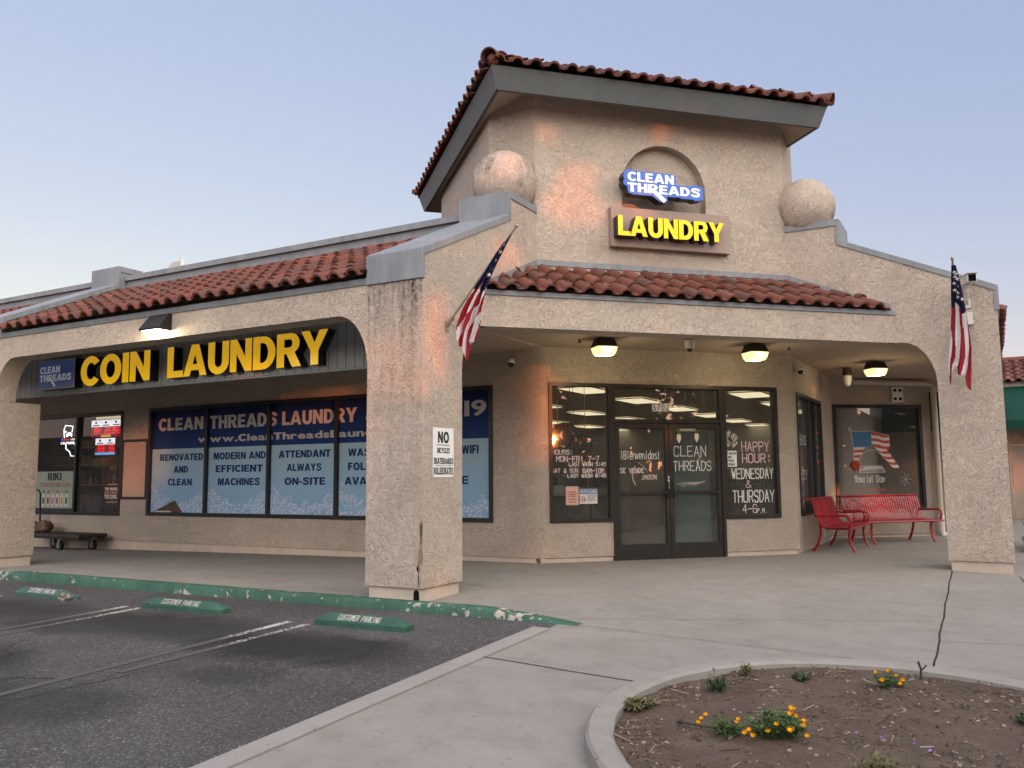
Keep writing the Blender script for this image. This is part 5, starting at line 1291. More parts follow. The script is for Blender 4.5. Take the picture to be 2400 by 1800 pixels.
t = thing('jar_lamp', 'unlit jar lamp with white cap and black base on the ceiling over the benches', 'ceiling lamp', (2.90, 8.98, 3.138))
m = MB(); m.tube([(2.90, 8.98, 3.138), (2.90, 8.98, 3.0)], .075, 14); m.build('base', 'lamp_housing', t, smooth=40)
m = MB(); m.tube([(2.90, 8.98, 3.01), (2.90, 8.98, 2.93), (2.90, 8.98, 2.86)], [.075, .075, .05], 14); m.ball((2.90, 8.98, 2.875), .062, 14, 8); m.build('globe', 'white_plastic', t, smooth=40)
# drain pipe on the end wall
t = thing('drain_pipe', 'cream plastic drain pipe running over the end wall and down behind the bench', 'pipe', FE(2.2, .08, 0))
m = MB(); m.tube([FE(.45, .09, 3.085), FE(2.06, .09, 3.06), FE(2.16, .09, 3.04), FE(2.20, .09, 2.96), FE(2.20, .09, .14)], .058, 12); m.build('pipe', 'pipe_paint', t, smooth=50)
m = MB(); m.tube([FE(2.20, .09, .45), FE(2.20, .09, .12), FE(2.22, .10, .05), FE(2.34, .14, .05)], .066, 12); m.build('elbow', 'white_plastic', t, smooth=50)
for z0, z1 in ((1.66, 1.69), (2.92, 2.99)): MB().tube([FE(2.2, .09, z0), FE(2.2, .09, z1)], .066, 12).build('coupling', 'pipe_paint', t, smooth=50)
t = thing('vent_panel', 'pale wall panel with four dark square openings above the end window', 'vent', FE(1.46, 0, 2.87))
MB().box(FE, 1.34, 1.58, .0, .035, 2.69, 3.0).build('panel', 'white_plastic', t, bevel=.006); m = MB()
for a in (1.375, 1.485):
    for b in (2.73, 2.90): MB().box(FE, a, a+.06, .035, .037, b, b+.055).build('opening', 'hole_dark', t)

# ================================================================== BENCHES
def bench(name, label, loc, ang):
    t = thing(name, label, 'bench', loc, 'red metal benches under the arcade'); c_, s_ = cos(ang), sin(ang)
    f = lambda u, n, z: (loc[0]+u*c_+n*s_, loc[1]+u*s_-n*c_, loc[2]+z)      # n towards the sitter's front
    prof = [(.31, .395), (.29, .425), (.22, .432), (.10, .415), (-.02, .405), (-.12, .425), (-.175, .475), (-.20, .55), (-.225, .65), (-.25, .75), (-.275, .82), (-.31, .86), (-.345, .86)]
    H = .88
    def strap(m, u, w, pts, th=.007):
        m.loft([[f(u-w/2, n, z), f(u+w/2, n, z), f(u+w/2, n-.0, z-th), f(u-w/2, n, z-th)] if abs(z) < .47 else [f(u-w/2, n, z), f(u+w/2, n, z), f(u+w/2, n-th, z), f(u-w/2, n-th, z)] for n, z in pts])
    ms, mb_ = MB(), MB(); N = 34
    for k in range(N):
        u = -H+.03+(2*H-.06)*k/(N-1)
        strap(ms, u, .030, prof[:6]); strap(mb_, u, .030, prof[5:])
    ms.tube([f(-H, .315, .40), f(H, .315, .40)], .018, 8); ms.tube([f(-H, -.12, .415), f(H, -.12, .415)], .014, 6)
    mb_.tube([f(-H, -.345, .852), f(H, -.345, .852)], .018, 8); mb_.box(f, -H, H, -.340, -.275, .850, .862)
    # diamond pattern of wider metal in the backrest
    for k in range(4):
        uc = -.62+.41*k
        for (a, b) in (((-.20, .66), (0, .78)), ((0, .78), (.20, .66)), ((-.20, .66), (0, .54)), ((0, .54), (.20, .66))):
            za, zb = a[1], b[1]; na = -.185-.25*(za-.5); nb = -.185-.25*(zb-.5)
            mb_.loft([[f(uc+a[0], na-.012, za-.018), f(uc+a[0], na-.002, za+.018)], [f(uc+b[0], nb-.012, zb-.018), f(uc+b[0], nb-.002, zb+.018)]], False, False)
    ms.build('seat', 'bench_red', t, smooth=40); mb_.build('backrest', 'bench_red', t, smooth=40, normals=True)
    for u in (-.66, .66):
        m = MB()
        m.tube([f(u, .33, .008), f(u, .31, .03), f(u, .255, .14), f(u, .235, .27), f(u, .25, .38)], .021, 8, rx=.026); m.box(f, u-.035, u+.035, .27, .38, 0, .012)
        m.tube([f(u, .25, .385), f(u, .1, .385), f(u, -.1, .385), f(u, -.2, .44)], .02, 8)
        m.build('leg_frame', 'bench_red', t, smooth=50)
        m = MB(); m.tube([f(u, -.33, .008), f(u, -.31, .03), f(u, -.24, .15), f(u, -.195, .29), f(u, -.2, .46), f(u, -.25, .66), f(u, -.30, .83), f(u, -.345, .85)], .021, 8, rx=.026); m.box(f, u-.035, u+.035, -.37, -.27, 0, .012); m.build('leg_frame', 'bench_red', t, smooth=50)
        v = u*1.28
        m = MB(); m.tube([f(v, -.24, .60), f(v, -.15, .585), f(v, .12, .60), f(v, .24, .60), f(v, .295, .57), f(v, .305, .51), f(v, .28, .43), f(v, .25, .39)], .019, 8, rx=.026); m.build('armrest', 'bench_red', t, smooth=50)
    return t
bench('park_bench', 'red metal bench with slatted back facing out, in front of the end window', (3.40, 9.98, .012), radians(47))
bench('park_bench', 'red metal bench seen from its end, standing along the side wall with window', (2.80, 8.12, .012), radians(88))
# black frame of a bin beyond
t = thing('trash_bin', 'black slatted metal bin behind the right end of the red bench', 'bin', (4.62, 12.6, 0))
m = MB()
for k in range(16): a = 2*pi*k/16; m.tube([(4.62+.27*cos(a), 12.6+.27*sin(a), .05), (4.62+.27*cos(a), 12.6+.27*sin(a), .95)], .014, 5)
m.build('slats', 'frame_black', t); 
for z in (.06, .55, .95): MB().tube([(4.62+.28*cos(2*pi*k/20), 12.6+.28*sin(2*pi*k/20), z) for k in range(21)], .02, 6).build('hoop', 'frame_black', t)

# ================================================================== CART
CX, CY, CZ = -11.05, 3.42, -.085
t = thing('platform_cart', 'low wooden platform cart with black wheels half hidden by the second pier', 'cart', (CX, CY, CZ))
MB().box(FX, -12.2, -10.02, 3.12, 3.72, CZ+.275, CZ+.33).build('deck', 'wood_deck', t, bevel=.008)
for y in (3.14, 3.66): MB().box(FX, -12.2, -10.04, y, y+.04, CZ+.24, CZ+.275).build('chassis_rail', 'frame_black', t)
for x, y in ((-10.72, 3.22), (-10.26, 3.60), (-11.95, 3.22), (-11.5, 3.62)):
    m = MB(); m.tube([(x-.03, y-.024, CZ+.105), (x-.03, y+.024, CZ+.105)], .105, 18); w = m.build('wheel', 'rubber', t, smooth=40)
    m = MB(); m.tube([(x-.03, y-.030, CZ+.105), (x-.03, y+.030, CZ+.105)], .055, 12); m.build('hub', 'steel', w, smooth=40)
    m = MB(); m.box(FX, x-.045, x+.02, y-.04, y-.031, CZ+.09, CZ+.25); m.box(FX, x-.045, x+.02, y+.031, y+.04, CZ+.09, CZ+.25); m.box(FX, x-.05, x+.06, y-.045, y+.045, CZ+.235, CZ+.25); m.build('fork', 'steel', t)
m = MB(); m.tube([(-12.12, 3.16, CZ+.3), (-12.16, 3.16, 1.0), (-12.16, 3.2, 1.08), (-12.16, 3.64, 1.08), (-12.16, 3.68, 1.0), (-12.12, 3.68, CZ+.3)], .018, 8); m.build('handle', 'frame_black', t, smooth=40)
m = MB(); rnd = random.Random(8)
for k in range(4):
    m.ball((-11.92+.13*k*.9, 3.42+rnd.uniform(-.1, .1), CZ+.33+rnd.uniform(.08, .14)), rnd.uniform(.11, .15), 9, 6, sq=(1.2, 1, .9))
for i, v in enumerate(m.v): q = mnoise.noise(Vector(v)*9); m.v[i] = (v[0]+.05*q, v[1]+.05*mnoise.noise(Vector(v)*7+Vector((5, 0, 0))), max(CZ+.332, v[2]+.05*q))
tag(m.build('paper_bag', 'bag_paper', smooth=20), 'crumpled brown sack lying on the platform cart', 'bag')

# ================================================================== WHEEL STOPS
def wheelstop(x0, x1, y, label, mat, broken=False, seed=0):
    t = thing('wheel_stop', label, 'wheel stop', ((x0+x1)/2, y, ha((x0+x1)/2, y)), 'green concrete wheel stops'); rnd = random.Random(seed)
    z = hz((x0+x1)/2, y)-.004; m = MB(); rings = []; n = 14
    for k in range(n+1):
        u = x0+(x1-x0)*k/n; e = min(1, (u-x0)/.13, (x1-u)/.13); e = max(e, 0); hh = .060+.052*e
        j = lambda a: rnd.uniform(-a, a)
        yf, yb = y-.005+.018*(1-e), y+.155-.018*(1-e)
        if broken and u > x1-.22: hh *= rnd.uniform(.55, .85); yf += rnd.uniform(.0, .04)
        rings.append([(u, yf, z-.03), (u, yf+.002+j(.002), z+.052*min(1, hh/.06)+j(.002)), (u, y+.05, z+hh+j(.002)), (u, y+.105, z+hh+j(.002)), (u, yb, z+.055), (u, yb, z-.03)])
    m.loft(rings); o = m.build('block', mat, t, bevel=.004, seg=1)
    if broken:
        m = MB()
        for k in range(26):
            u = x1-rnd.uniform(.0, .22); m.ball((u, y+rnd.uniform(-.012, .11), z+rnd.uniform(.0, .07)), rnd.uniform(.012, .032), 6, 5, sq=(1, rnd.uniform(.6, 1), rnd.uniform(.5, .9)))
        m.build('broken_concrete', 'stone', t)
    fr = lambda u, n, v: (u, y+.004+v*.050/.078+(-n*.78), z+.054+v*.0575/.078+n*.62)
    w = (x1-x0); m = MB(); strokes(m, fr, 'CUSTOMER PARKING', x0+.27*w, x0+.72*w, .012, .066, w=.0055, n=.009, jit=.12, slant=.15); m.build('stencil_lettering', 'ink_cream', t, normals=False)
wheelstop(-.55, .50, -.95, 'green wheel stop nearest the pavement, reading CUSTOMER PARKING, smooth and whole', 'stop_paint', seed=1)
wheelstop(-3.02, -1.80, -.92, 'middle green wheel stop with a chipped left end', 'stop_paint', seed=2)
wheelstop(-5.31, -4.22, -.93, 'farthest faded green wheel stop with its right end broken to bare concrete', 'stop_paint_worn', True, 3)

# ================================================================== FLAGS
def flag(label, base, tip, cl, wid, dirw, depth, seed, cut=.40, skew=.35):
    """limp flag: cl = centreline points top to bottom, wid = half widths, dirw = direction across the folds"""
    t = thing('flag', label, 'flag', base, 'American flags on the entry piers')
    b, e = Vector(base), Vector(tip); d = (e-b).normalized()
    m = MB(); m.tube([b+d*.02, e], .0125, 10); m.ball(tuple(e+d*.012), .02, 10, 7); m.build('pole', 'pole_metal', t, smooth=50)
    m = MB(); m.tube([b+d*-.03, b+d*.13], .022, 10); o = dirw
    nrm = Vector((1, 0, 0)) if abs(d.x) > abs(d.y) else Vector((0, -1, 0)); sd = nrm.cross(Vector((0, 0, 1)))
    q = [b+sd*a_+Vector((0, 0, c_)) for a_, c_ in ((-.03, -.05), (.03, -.05), (.03, .05), (-.03, .05))]
    m.add([tuple(v) for v in q]+[tuple(v+nrm*.012) for v in q], [(0, 1, 2, 3), (4, 5, 6, 7), (0, 1, 5, 4), (1, 2, 6, 5), (2, 3, 7, 6), (3, 0, 4, 7)]); m.tube([b+d*.10-sd*.05, b+d*.10+sd*.03], .008, 6); m.build('bracket', 'pole_metal', t)
    rnd = random.Random(seed); R_, C_ = 90, 60; dw_ = Vector(dirw).normalized()
    P = [Vector(p) for p in cl]
    def at(arr, s):
        x = s*(len(arr)-1); i = min(int(x), len(arr)-2); f_ = x-i
        return arr[i]*(1-f_)+arr[i+1]*f_
    dn = dw_.cross(Vector((0, 0, 1))).normalized()
    grid = []
    for r in range(R_+1):
        s = r/R_; c0 = at(P, s); w = at(wid, s); row = []
        for c in range(C_+1):
            v = c/C_*2-1
            fold = sin(v*7.3+s*2.1+seed)*.55+sin(v*13.1-s*3.2+seed*2)*.35+.25*sin(v*23+s*6)
            hem = .0
            if s > .8: hem = (s-.8)/.2*.11*(sin(v*2.6+seed*1.3)+.45*sin(v*7+1))
            p = c0+dw_*(v*w+.012*sin(v*9+s*4))+dn*(depth*at(wid, s)*4.0*fold)+Vector((0, 0, -hem))
            row.append(tuple(p))
        grid.append(row)
    m = MB(); vs = [p for row in grid for p in row]; k = C_+1
    m.v = vs
    stars = [(rnd.uniform(.05, cut-.04), rnd.uniform(-.85, .85)) for _ in range(0)]
    for r in range(R_):
        for c in range(C_):
            s = (r+.5)/R_; v = (c+.5)/C_*2-1
            cedge = cut+.05*v+.03*sin(v*5)
            if s < cedge: mi = 2
            else:
                ph = (v*(.5+.5*at(wid, s)/max(wid)))*2.6+(s-cut)*skew*9+.25*sin(s*9+seed)
                mi = 0 if (ph % 2.0) < 1.12 else 1
            m.f.append((r*k+c, r*k+c+1, (r+1)*k+c+1, (r+1)*k+c)); m.m.append(mi); m.uv.append((0, 0))
    # stars
    for i in range(11):
        s = .09+.028*i; v = (-.5, .35, -.05, .55, -.45, .2)[i % 6]; r = int(s*R_); c = int((v+1)/2*C_)
        if s > cut-.04: continue
        p = Vector(grid[r][c]); a = (Vector(grid[r][min(c+2, C_)])-p).normalized(); bq = (Vector(grid[r+2][c])-p).normalized(); nn = a.cross(bq).normalized()
        vw = (Vector(CAM)-p).normalized()
        if nn.dot(vw) < 0: nn = -nn
        a = bq.cross(nn).normalized(); rs = .030; pts = []
        for j in range(10):
            q = rs*(1 if j % 2 == 0 else .42); an = pi/2+j*pi/5; pts.append(tuple(p+nn*.012+a*q*cos(an)-bq*q*sin(an)))
        m.add(pts, [tuple(range(10))], 1)
    o = m.build('cloth', ['flag_red', 'flag_white', 'flag_blue'], t, normals=False, smooth=80)
    sol = o.modifiers.new('thick', 'SOLIDIFY'); sol.thickness = .002
    return t
b = (.0, .455, 2.88); tp = (.867, .455, 3.855)
flag('American flag hanging from a slanted pole on the left pier of the entry', b, tp, [(.805, .45, 3.775), (.70, .44, 3.63), (.565, .43, 3.42), (.45, .42, 3.22), (.37, .42, 3.05), (.32, .42, 2.89), (.285, .42, 2.74), (.27, .42, 2.64)], [.014, .045, .07, .11, .15, .175, .15, .11], (1, -.1, .25), .07, 1, cut=.42, skew=.42)
b2 = (L-.455, L, 2.88); tp2 = (L-.455+.0, L-.867, 3.855)
flag('American flag hanging almost straight down in front of the right pier', b2, tp2, [(4.79, L-.82, 3.79), (4.80, L-.75, 3.66), (4.81, L-.66, 3.46), (4.82, L-.56, 3.25), (4.815, L-.5, 3.02), (4.80, L-.48, 2.80), (4.775, L-.46, 2.60), (4.765, L-.46, 2.44)], [.014, .035, .06, .08, .105, .13, .135, .115], (1, .1, 0), .055, 4, cut=.40, skew=.10)

# ================================================================== ROOF THINGS
t = thing('satellite_dish', 'pale satellite dish showing above the left wing roof ridge', 'satellite dish', (-7.45, 2.9, 4.6))
m = MB(); rg = []
for k in range(7):
    q = .30*k/6+.001; d = .10*(q/.30)**2; rg.append([(-7.30+q*cos(2*pi*i/24)+.5*d, 2.9-d*.6, 4.78+q*sin(2*pi*i/24)) for i in range(24)])
m.loft(rg, True, False); m.build('dish', 'white_plastic', t, smooth=70); m = MB(); m.tube([(-7.3, 2.95, 4.45), (-7.3, 2.93, 4.78)], .03, 8); m.build('mast', 'steel', t)
m = MB(); m.loft([[(-6.75+.03*sin(z*3)-.10*s+.02, 2.6, 4.55+z), (-6.75-.10*s, 2.62, 4.55+z)] for z, s in ((0, -.3), (.15, .1), (.30, .45), (.42, .62), (.46, .66))], False, False)
t = tag(m.build('antenna_dish', 'white_plastic'), 'second dish seen edge on as a thin curved blade above the ridge', 'satellite dish'); sol = t.modifiers.new('s', 'SOLIDIFY'); sol.thickness = .05

# ================================================================== PLANTS IN THE BED
def blade(m, p, az, el, l, w, uv, bend=.3, mi=0):
    d = Vector((cos(az)*cos(el), sin(az)*cos(el), sin(el))); s_ = Vector((-sin(az), cos(az), 0)); p = Vector(p)
    q = p+d*l*.55+Vector((0, 0, .0)); e = p+d*l+Vector((0, 0, -bend*l*.5))
    m.add([tuple(p-s_*w*.2), tuple(p+s_*w*.2), tuple(q+s_*w*.5), tuple(e), tuple(q-s_*w*.5)], [(0, 1, 2, 4), (4, 2, 3)], mi, uv)
def herb(x, y, r, hgt, label, name='marigold_plant', cat='flower', nst=22, heads=(), leafm='leaf_herb', petal='petal_orange', hr=.02, seed=0, nl=9, group=None):
    rnd = random.Random(seed); z0 = soilz(x, y)-.004
    t = thing(name, label, cat, (x, y, z0), group); m = MB(); st = MB()
    for k in range(nst):
        a = rnd.uniform(0, 2*pi); q = r*sqrt(rnd.random()); tx, ty, tz = x+q*cos(a), y+q*sin(a), z0+hgt*rnd.uniform(.5, 1)*(1-.4*(q/r)**2)
        b = (x+.35*q*cos(a), y+.35*q*sin(a), z0); st.tube([b, ((b[0]+tx)/2, (b[1]+ty)/2, z0+.6*(tz-z0)), (tx, ty, tz)], .0018, 4)
        for j in range(nl):
            f_ = rnd.uniform(.25, 1); p = (b[0]+(tx-b[0])*f_, b[1]+(ty-b[1])*f_, z0+(tz-z0)*f_)
            blade(m, p, rnd.uniform(0, 2*pi), rnd.uniform(-.1, .9), rnd.uniform(.025, .05), rnd.uniform(.008, .016), (rnd.randrange(60)+.5, .5))
    st.build('stem', 'leaf_herb' if leafm == 'leaf_herb' else leafm, t, normals=False); m.build('foliage', leafm, t, normals=False)
    for (dx, dy, dz) in heads:
        h = MB(); c_ = Vector((x+dx, y+dy, z0+dz))
        hs_ = hr*rnd.uniform(.8, 1.2)
        for k in range(46):
            u, v = rnd.uniform(-1, 1), rnd.uniform(0, 2*pi); w_ = sqrt(1-u*u); dr = Vector((w_*cos(v), w_*sin(v), abs(u)*.8+.05)).normalized()
            sd = dr.cross(Vector((rnd.random(), rnd.random(), rnd.random()))).normalized(); up_ = dr.cross(sd); p = c_+dr*hs_*.72
            h.add([tuple(p-sd*hs_*.28-up_*hs_*.2), tuple(p+sd*hs_*.28-up_*hs_*.2), tuple(p+sd*hs_*.22+up_*hs_*.3+dr*hs_*.35), tuple(p-sd*hs_*.22+up_*hs_*.3+dr*hs_*.35)], [(0, 1, 2, 3)], 0, (rnd.randrange(40)+.5, .5))
        h.ball(tuple(c_), hs_*.7, 8, 6, 0, (3.5, .5)); h.build('flower_head', petal, t, normals=False)
        s2 = MB(); s2.tube([(x+dx*.5, y+dy*.5, z0), tuple(c_)], .0016, 4); s2.build('flower_stem', 'leaf_herb', t, normals=False)
herb(3.74, -2.46, .11, .115, 'yellow flowering plant with sparse stalks, left one of the pair near the planter kerb', heads=((-.12, -.02, .105), (-.14, -.035, .085), (-.155, -.045, .065), (.045, -.02, .085), (.05, .0, .095)), hr=.012, seed=1)
herb(3.96, -2.36, .17, .14, 'bushy plant with many orange flower heads, right one of the pair near the planter kerb', nst=80, heads=((-.105, -.14, .055), (-.08, -.16, .035), (-.125, -.15, .04), (.03, -.1, .09), (-.01, -.13, .06), (.10, -.10, .07), (.08, .06, .14), (.075, .02, .12), (.105, .03, .11), (.15, .0, .10), (.15, -.02, .08), (.18, -.09, .05)), hr=.016, seed=2)
herb(4.39, -1.02, .13, .10, 'small orange flowering plant alone toward the back of the dirt bed', nst=24, heads=((-.07, -.06, .10), (-.03, -.09, .06), (.05, -.05, .09), (.09, -.07, .07), (.075, -.09, .05), (0, -.03, .11)), hr=.014, seed=3)
herb(3.45, -1.62, .10, .10, 'dark green weed with one violet bloom left of centre in the dirt bed', 'weed_plant', 'weed', 20, ((-.03, 0, .13),), 'leaf_bush', 'petal_violet', .010, 4)
herb(3.53, -1.22, .05, .10, 'small yellow green weed near the far kerb of the dirt bed', 'weed_plant', 'weed', 10, (), 'leaf_dry', seed=5)
herb(3.13, -2.18, .13, .05, 'patch of low dry grass by the left rim of the dirt bed', 'grass_tuft', 'grass tuft', 44, (), 'leaf_dry', seed=6, nl=12)
herb(4.52, -2.62, .14, .09, 'straggly weed with pale violet flowers at the bottom right of the dirt bed', 'weed_plant', 'weed', 26, ((-.13, .12, .15), (.13, .10, .14), (-.02, .17, .13), (.2, .09, .12)), 'leaf_dry', 'petal_violet', .011, 7)
herb(5.16, -1.42, .10, .10, 'scrubby green weed at the right side of the dirt bed', 'weed_plant', 'weed', 20, (), 'leaf_bush', seed=8)
herb(3.86, -1.12, .08, .05, 'low grey green weed by the far kerb', 'weed_plant', 'weed', 14, (), 'leaf_bush', seed=9)
m = MB(); z = soilz(4.55, -.66)
m.tube([(4.55, -.66, z), (4.555, -.66, z+.07), (4.54, -.66, z+.12)], .008, 6); m.tube([(4.555, -.66, z+.06), (4.59, -.66, z+.10)], .005, 6)
tag(m.build('dry_stub', 'bark'), 'short dead stub poking from the far edge of the dirt bed', 'stub')
m = MB(); z = soilz(3.55, -2.38); m.tube([(3.42, -2.36, z+.012), (3.5, -2.40, z+.022), (3.66, -2.41, z+.018), (3.74, -2.43, z+.012)], .007, 6); m.tube([(3.47, -2.39, z+.02), (3.50, -2.47, z+.012)], .004, 5); m.tube([(3.43, -2.365, z+.014), (3.44, -2.30, z+.03)], .004, 5)
tag(m.build('dead_branch', 'bark'), 'dead forked branch lying beside the yellow flowers', 'branch')

# ================================================================== NEIGHBOUR ON THE RIGHT
NB = thing('neighbour_building', 'tan neighbouring shop with green awning and clay tile roof behind the right pier', 'building', (9, 20, 0))
m = MB(); wall(m, FA(20), 2.0, 16, -.1, 3.8, [(5.50, 5.98, -.02, 2.05)], -.2, 0); m.box(FX, 2.0, 2.2, 20.21, 28, -.1, 3.8); m.box(FX, 15.8, 16, 20.21, 28, -.1, 3.8); m.build('wall', 'stucco', NB)
MB().box(FA(20), 5.54, 5.94, -.10, -.05, 0, 2.0).build('door', 'door_beige', NB); m = MB(); frame(m, FA(20), 5.47, 6.01, -.05, 2.08, .06, -.1, .02); m.build('door_frame', 'door_beige', NB)
for z in (.35, 1.0, 1.65): MB().box(FA(20), 5.925, 5.945, -.05, -.02, z, z+.15).build('hinge', 'frame_black', NB)
m = MB(); m.add([(2.4, 18.9, 2.62), (12, 18.9, 2.62), (12, 20, 3.60), (2.4, 20, 3.60), (2.4, 18.9, 2.64), (12, 18.9, 2.64), (12, 20, 3.62), (2.4, 20, 3.62)], [(0, 1, 2, 3), (4, 5, 6, 7), (0, 1, 5, 4), (2, 3, 7, 6)])
k = 32
for i in range(k):
    a = 2.4+9.6*i/k; b_ = a+9.6/k; m.add([(a, 18.9, 2.62), (b_, 18.9, 2.62), (b_, 18.89, 2.42), ((a+b_)/2, 18.89, 2.40), (a, 18.89, 2.42)], [(0, 1, 2, 3, 4)])
m.build('awning', 'awning_green', NB); m = MB(); m.box(FX, 2.42, 11.98, 18.92, 19.99, 2.55, 2.60); m.build('awning_underside', 'awning_under', NB)
fr = slope_fr((2, 19.85, 3.75), (1, 0, 0), (0, 1, 0), .42)
tiles(MB(), fr, 0, 14, 5, .25, .36, seed=55, uvo=500).build('tile_roof', 'roof_tile', NB, smooth=40, normals=False)
m = MB(); m.add([fr(0, .03, -.01), fr(14, .03, -.01), fr(14, 1.9, -.01), fr(0, 1.9, -.01)], [(0, 1, 2, 3)]); m.box(FX, 2, 16, 21.5, 28, 3.8, 4.45); m.build('roof_deck', 'tile_shadow_board', NB)
m = MB(); m.tube([fr(-.1, 1.85, .03), fr(14.1, 1.85, .03)], .09, 10); m.build('ridge_cap', 'roof_tile', NB)
# eave of this building's right wing
WR_ = MB()
fr = slope_fr((L+.06, 5.99, 3.432), (0, 1, 0), (-1, 0, 0), RS)
tiles(WR_, fr, 0, 14, 7, .2415, .320, seed=66, uvo=560).build('tile_roof', 'roof_tile', BLD, smooth=40, normals=False)
m = MB(); m.box(FB(L), 5.98, 15, -.30, 0, 3.0, 3.40); m.build('arcade_beam', 'stucco', BLD); m = MB(); m.add([fr(0, .02, -.01), fr(14, .02, -.01), fr(14, 2.4, -.01), fr(0, 2.4, -.01)], [(0, 1, 2, 3)]); m.build('roof_deck', 'tile_shadow_board', BLD)
m = MB(); m.box(FX, 1.2, 3.3, 8.2, 19, 3.5, 4.3); m.build('flat_roof', 'tile_shadow_board', BLD)
# low block wall and bush
t = thing('planter_wall', 'low brown block wall at the right edge behind the right pier', 'wall', (6.6, 8.6, 0))
m = MB(); rnd = random.Random(2)
for r in range(3):
    for c in range(6):
        u = 5.42+.42*c+(.21 if r % 2 else 0); m.box(FX, u, u+.412, 8.5, 8.7, -.28+.165*r, -.28+.165*r+.158)
m.box(FX, 5.40, 8.0, 8.47, 8.73, .214, .27); m.build('blocks', 'block_wall', t, bevel=.006, seg=1)
def bush(x, y, z, r, hgt, label, seed, n=1500, ls=.035, mat='leaf_bush', name='shrub', blossoms=0, group=None):
    rnd = random.Random(seed); t = thing(name, label, 'shrub', (x, y, z), group); m = MB(); b2_ = MB()
    cl = [(rnd.uniform(-.6, .6)*r, rnd.uniform(-.6, .6)*r, rnd.uniform(.2, .85)*hgt, rnd.uniform(.3, .5)*r) for _ in range(14)]
    for k in range(n):
        cx_, cy_, cz_, cr = cl[rnd.randrange(14)]; u, v = rnd.uniform(-1, 1), rnd.uniform(0, 2*pi); w_ = sqrt(1-u*u); q = cr*rnd.uniform(.55, 1.1)
        p = (x+cx_+q*w_*cos(v), y+cy_+q*w_*sin(v), z+max(0, cz_+q*u*1.1))
        blade(m, p, rnd.uniform(0, 2*pi), rnd.uniform(-.6, 1.2), ls*rnd.uniform(.8, 1.6), ls*rnd.uniform(.4, .7), (rnd.randrange(90)+.5, .5))
        if k < blossoms: b2_.ball((p[0], p[1]-.05, min(p[2], z+.5*hgt)), .014, 6, 4, 0, (rnd.randrange(20)+.5, .5))
    m.build('foliage', mat, t, normals=False)
    st = MB()
    for k in range(6): a = 2*pi*k/6; st.tube([(x+.05*cos(a), y+.05*sin(a), z-.05), (x+.5*r*cos(a), y+.5*r*sin(a), z+.6*hgt)], .012, 5)
    st.build('stem', 'bark', t, normals=False)
    if blossoms: b2_.build('blossom', 'blossom_white', t, normals=False)
bush(5.80, 9.6, .05, .42, 1.05, 'dark green round shrub behind the low block wall at the right edge', 3, 4200, .04)
bush(5.72, 9.15, .18, .30, .42, 'low shrub dotted with white blossoms on the block wall', 4, 1600, .035, blossoms=260)
bush(4.35, 12.75, .0, .30, .22, 'low ground shrub behind the bench and drain pipe', 5, 700, .035)

# ================================================================== ACROSS THE STREET (seen in the glass, and shading the low sun)
PV = Vector((SUN.y*-1, SUN.x, 0)).normalized()      # along the tree belt
BC = Vector((3.0, 3.0, 0)) + Vector((SUN.x, SUN.y, 0)).normalized()*24
TARGETS = []     # chosen sun patches; crown gaps are cut to light them: point, radius
def tgt(p, r, k=1.0): TARGETS.append((Vector(p), r, k))
tgt(FT(.51, 0, 5.02), .24); tgt(FT(.575, 0, 5.18), .16); tgt(FT(.45, 0, 4.80), .16); tgt(FT(.27, 0, 4.86), .12); tgt(FT(.16, 0, 5.84), .05); tgt(FT(1.80, 0, 6.0), .03); tgt(FT(1.44, -.1, 4.94), .10); tgt(FT(.87, 0, 4.84), .08)
tgt((-.17, 2.1, 5.22), .10); tgt((-.28, 2.1, 5.32), .07); tgt((0, 1.61, 3.92), .09); tgt((0, 2.0, 4.0), .07)
tgt((0, .24, 2.87), .16); tgt((0, .16, 2.60), .15); tgt((0, .42, 3.05), .10); tgt((0, .50, 2.80), .10); tgt((0, .3, 2.45), .10)
tgt((3.0, 10.3, .72), .14); tgt((3.35, 10.6, .74), .14); tgt((3.7, 10.9, .72), .14); tgt((2.75, 10.1, .70), .16); tgt((2.42, 7.9, .68), .18)
tgt(FC(1.60, DW, 2.42), .12); tgt(FC(1.50, DW, 2.05), .12); tgt(FC(1.46, DW, 2.66), .09); tgt(FC(1.46, DW, 1.6), .09)
tgt((-9.50, D, 1.75), .32); tgt((-9.50, D, 1.35), .30); tgt((-7.75, D, 2.25), .13); tgt((-7.75, D, 1.96), .10)
tgt((-1.5, 1.3, 4.11), .28); tgt((-2.4, 1.4, 4.1), .25); tgt((-1.2, 2.3, 2.55), .2); tgt((-3.2, 2.9, 2.45), .2)
tgt((4.4, 20, 1.4), .5); tgt((5.7, 20, 1.2), .35)
H2 = []
for p, r, k in TARGETS:
    tt = ((BC-p).x*SUN.x+(BC-p).y*SUN.y)/(SUN.x**2+SUN.y**2); q = p+SUN*tt; H2.append(((q-BC).dot(PV), q.z, r+.02))
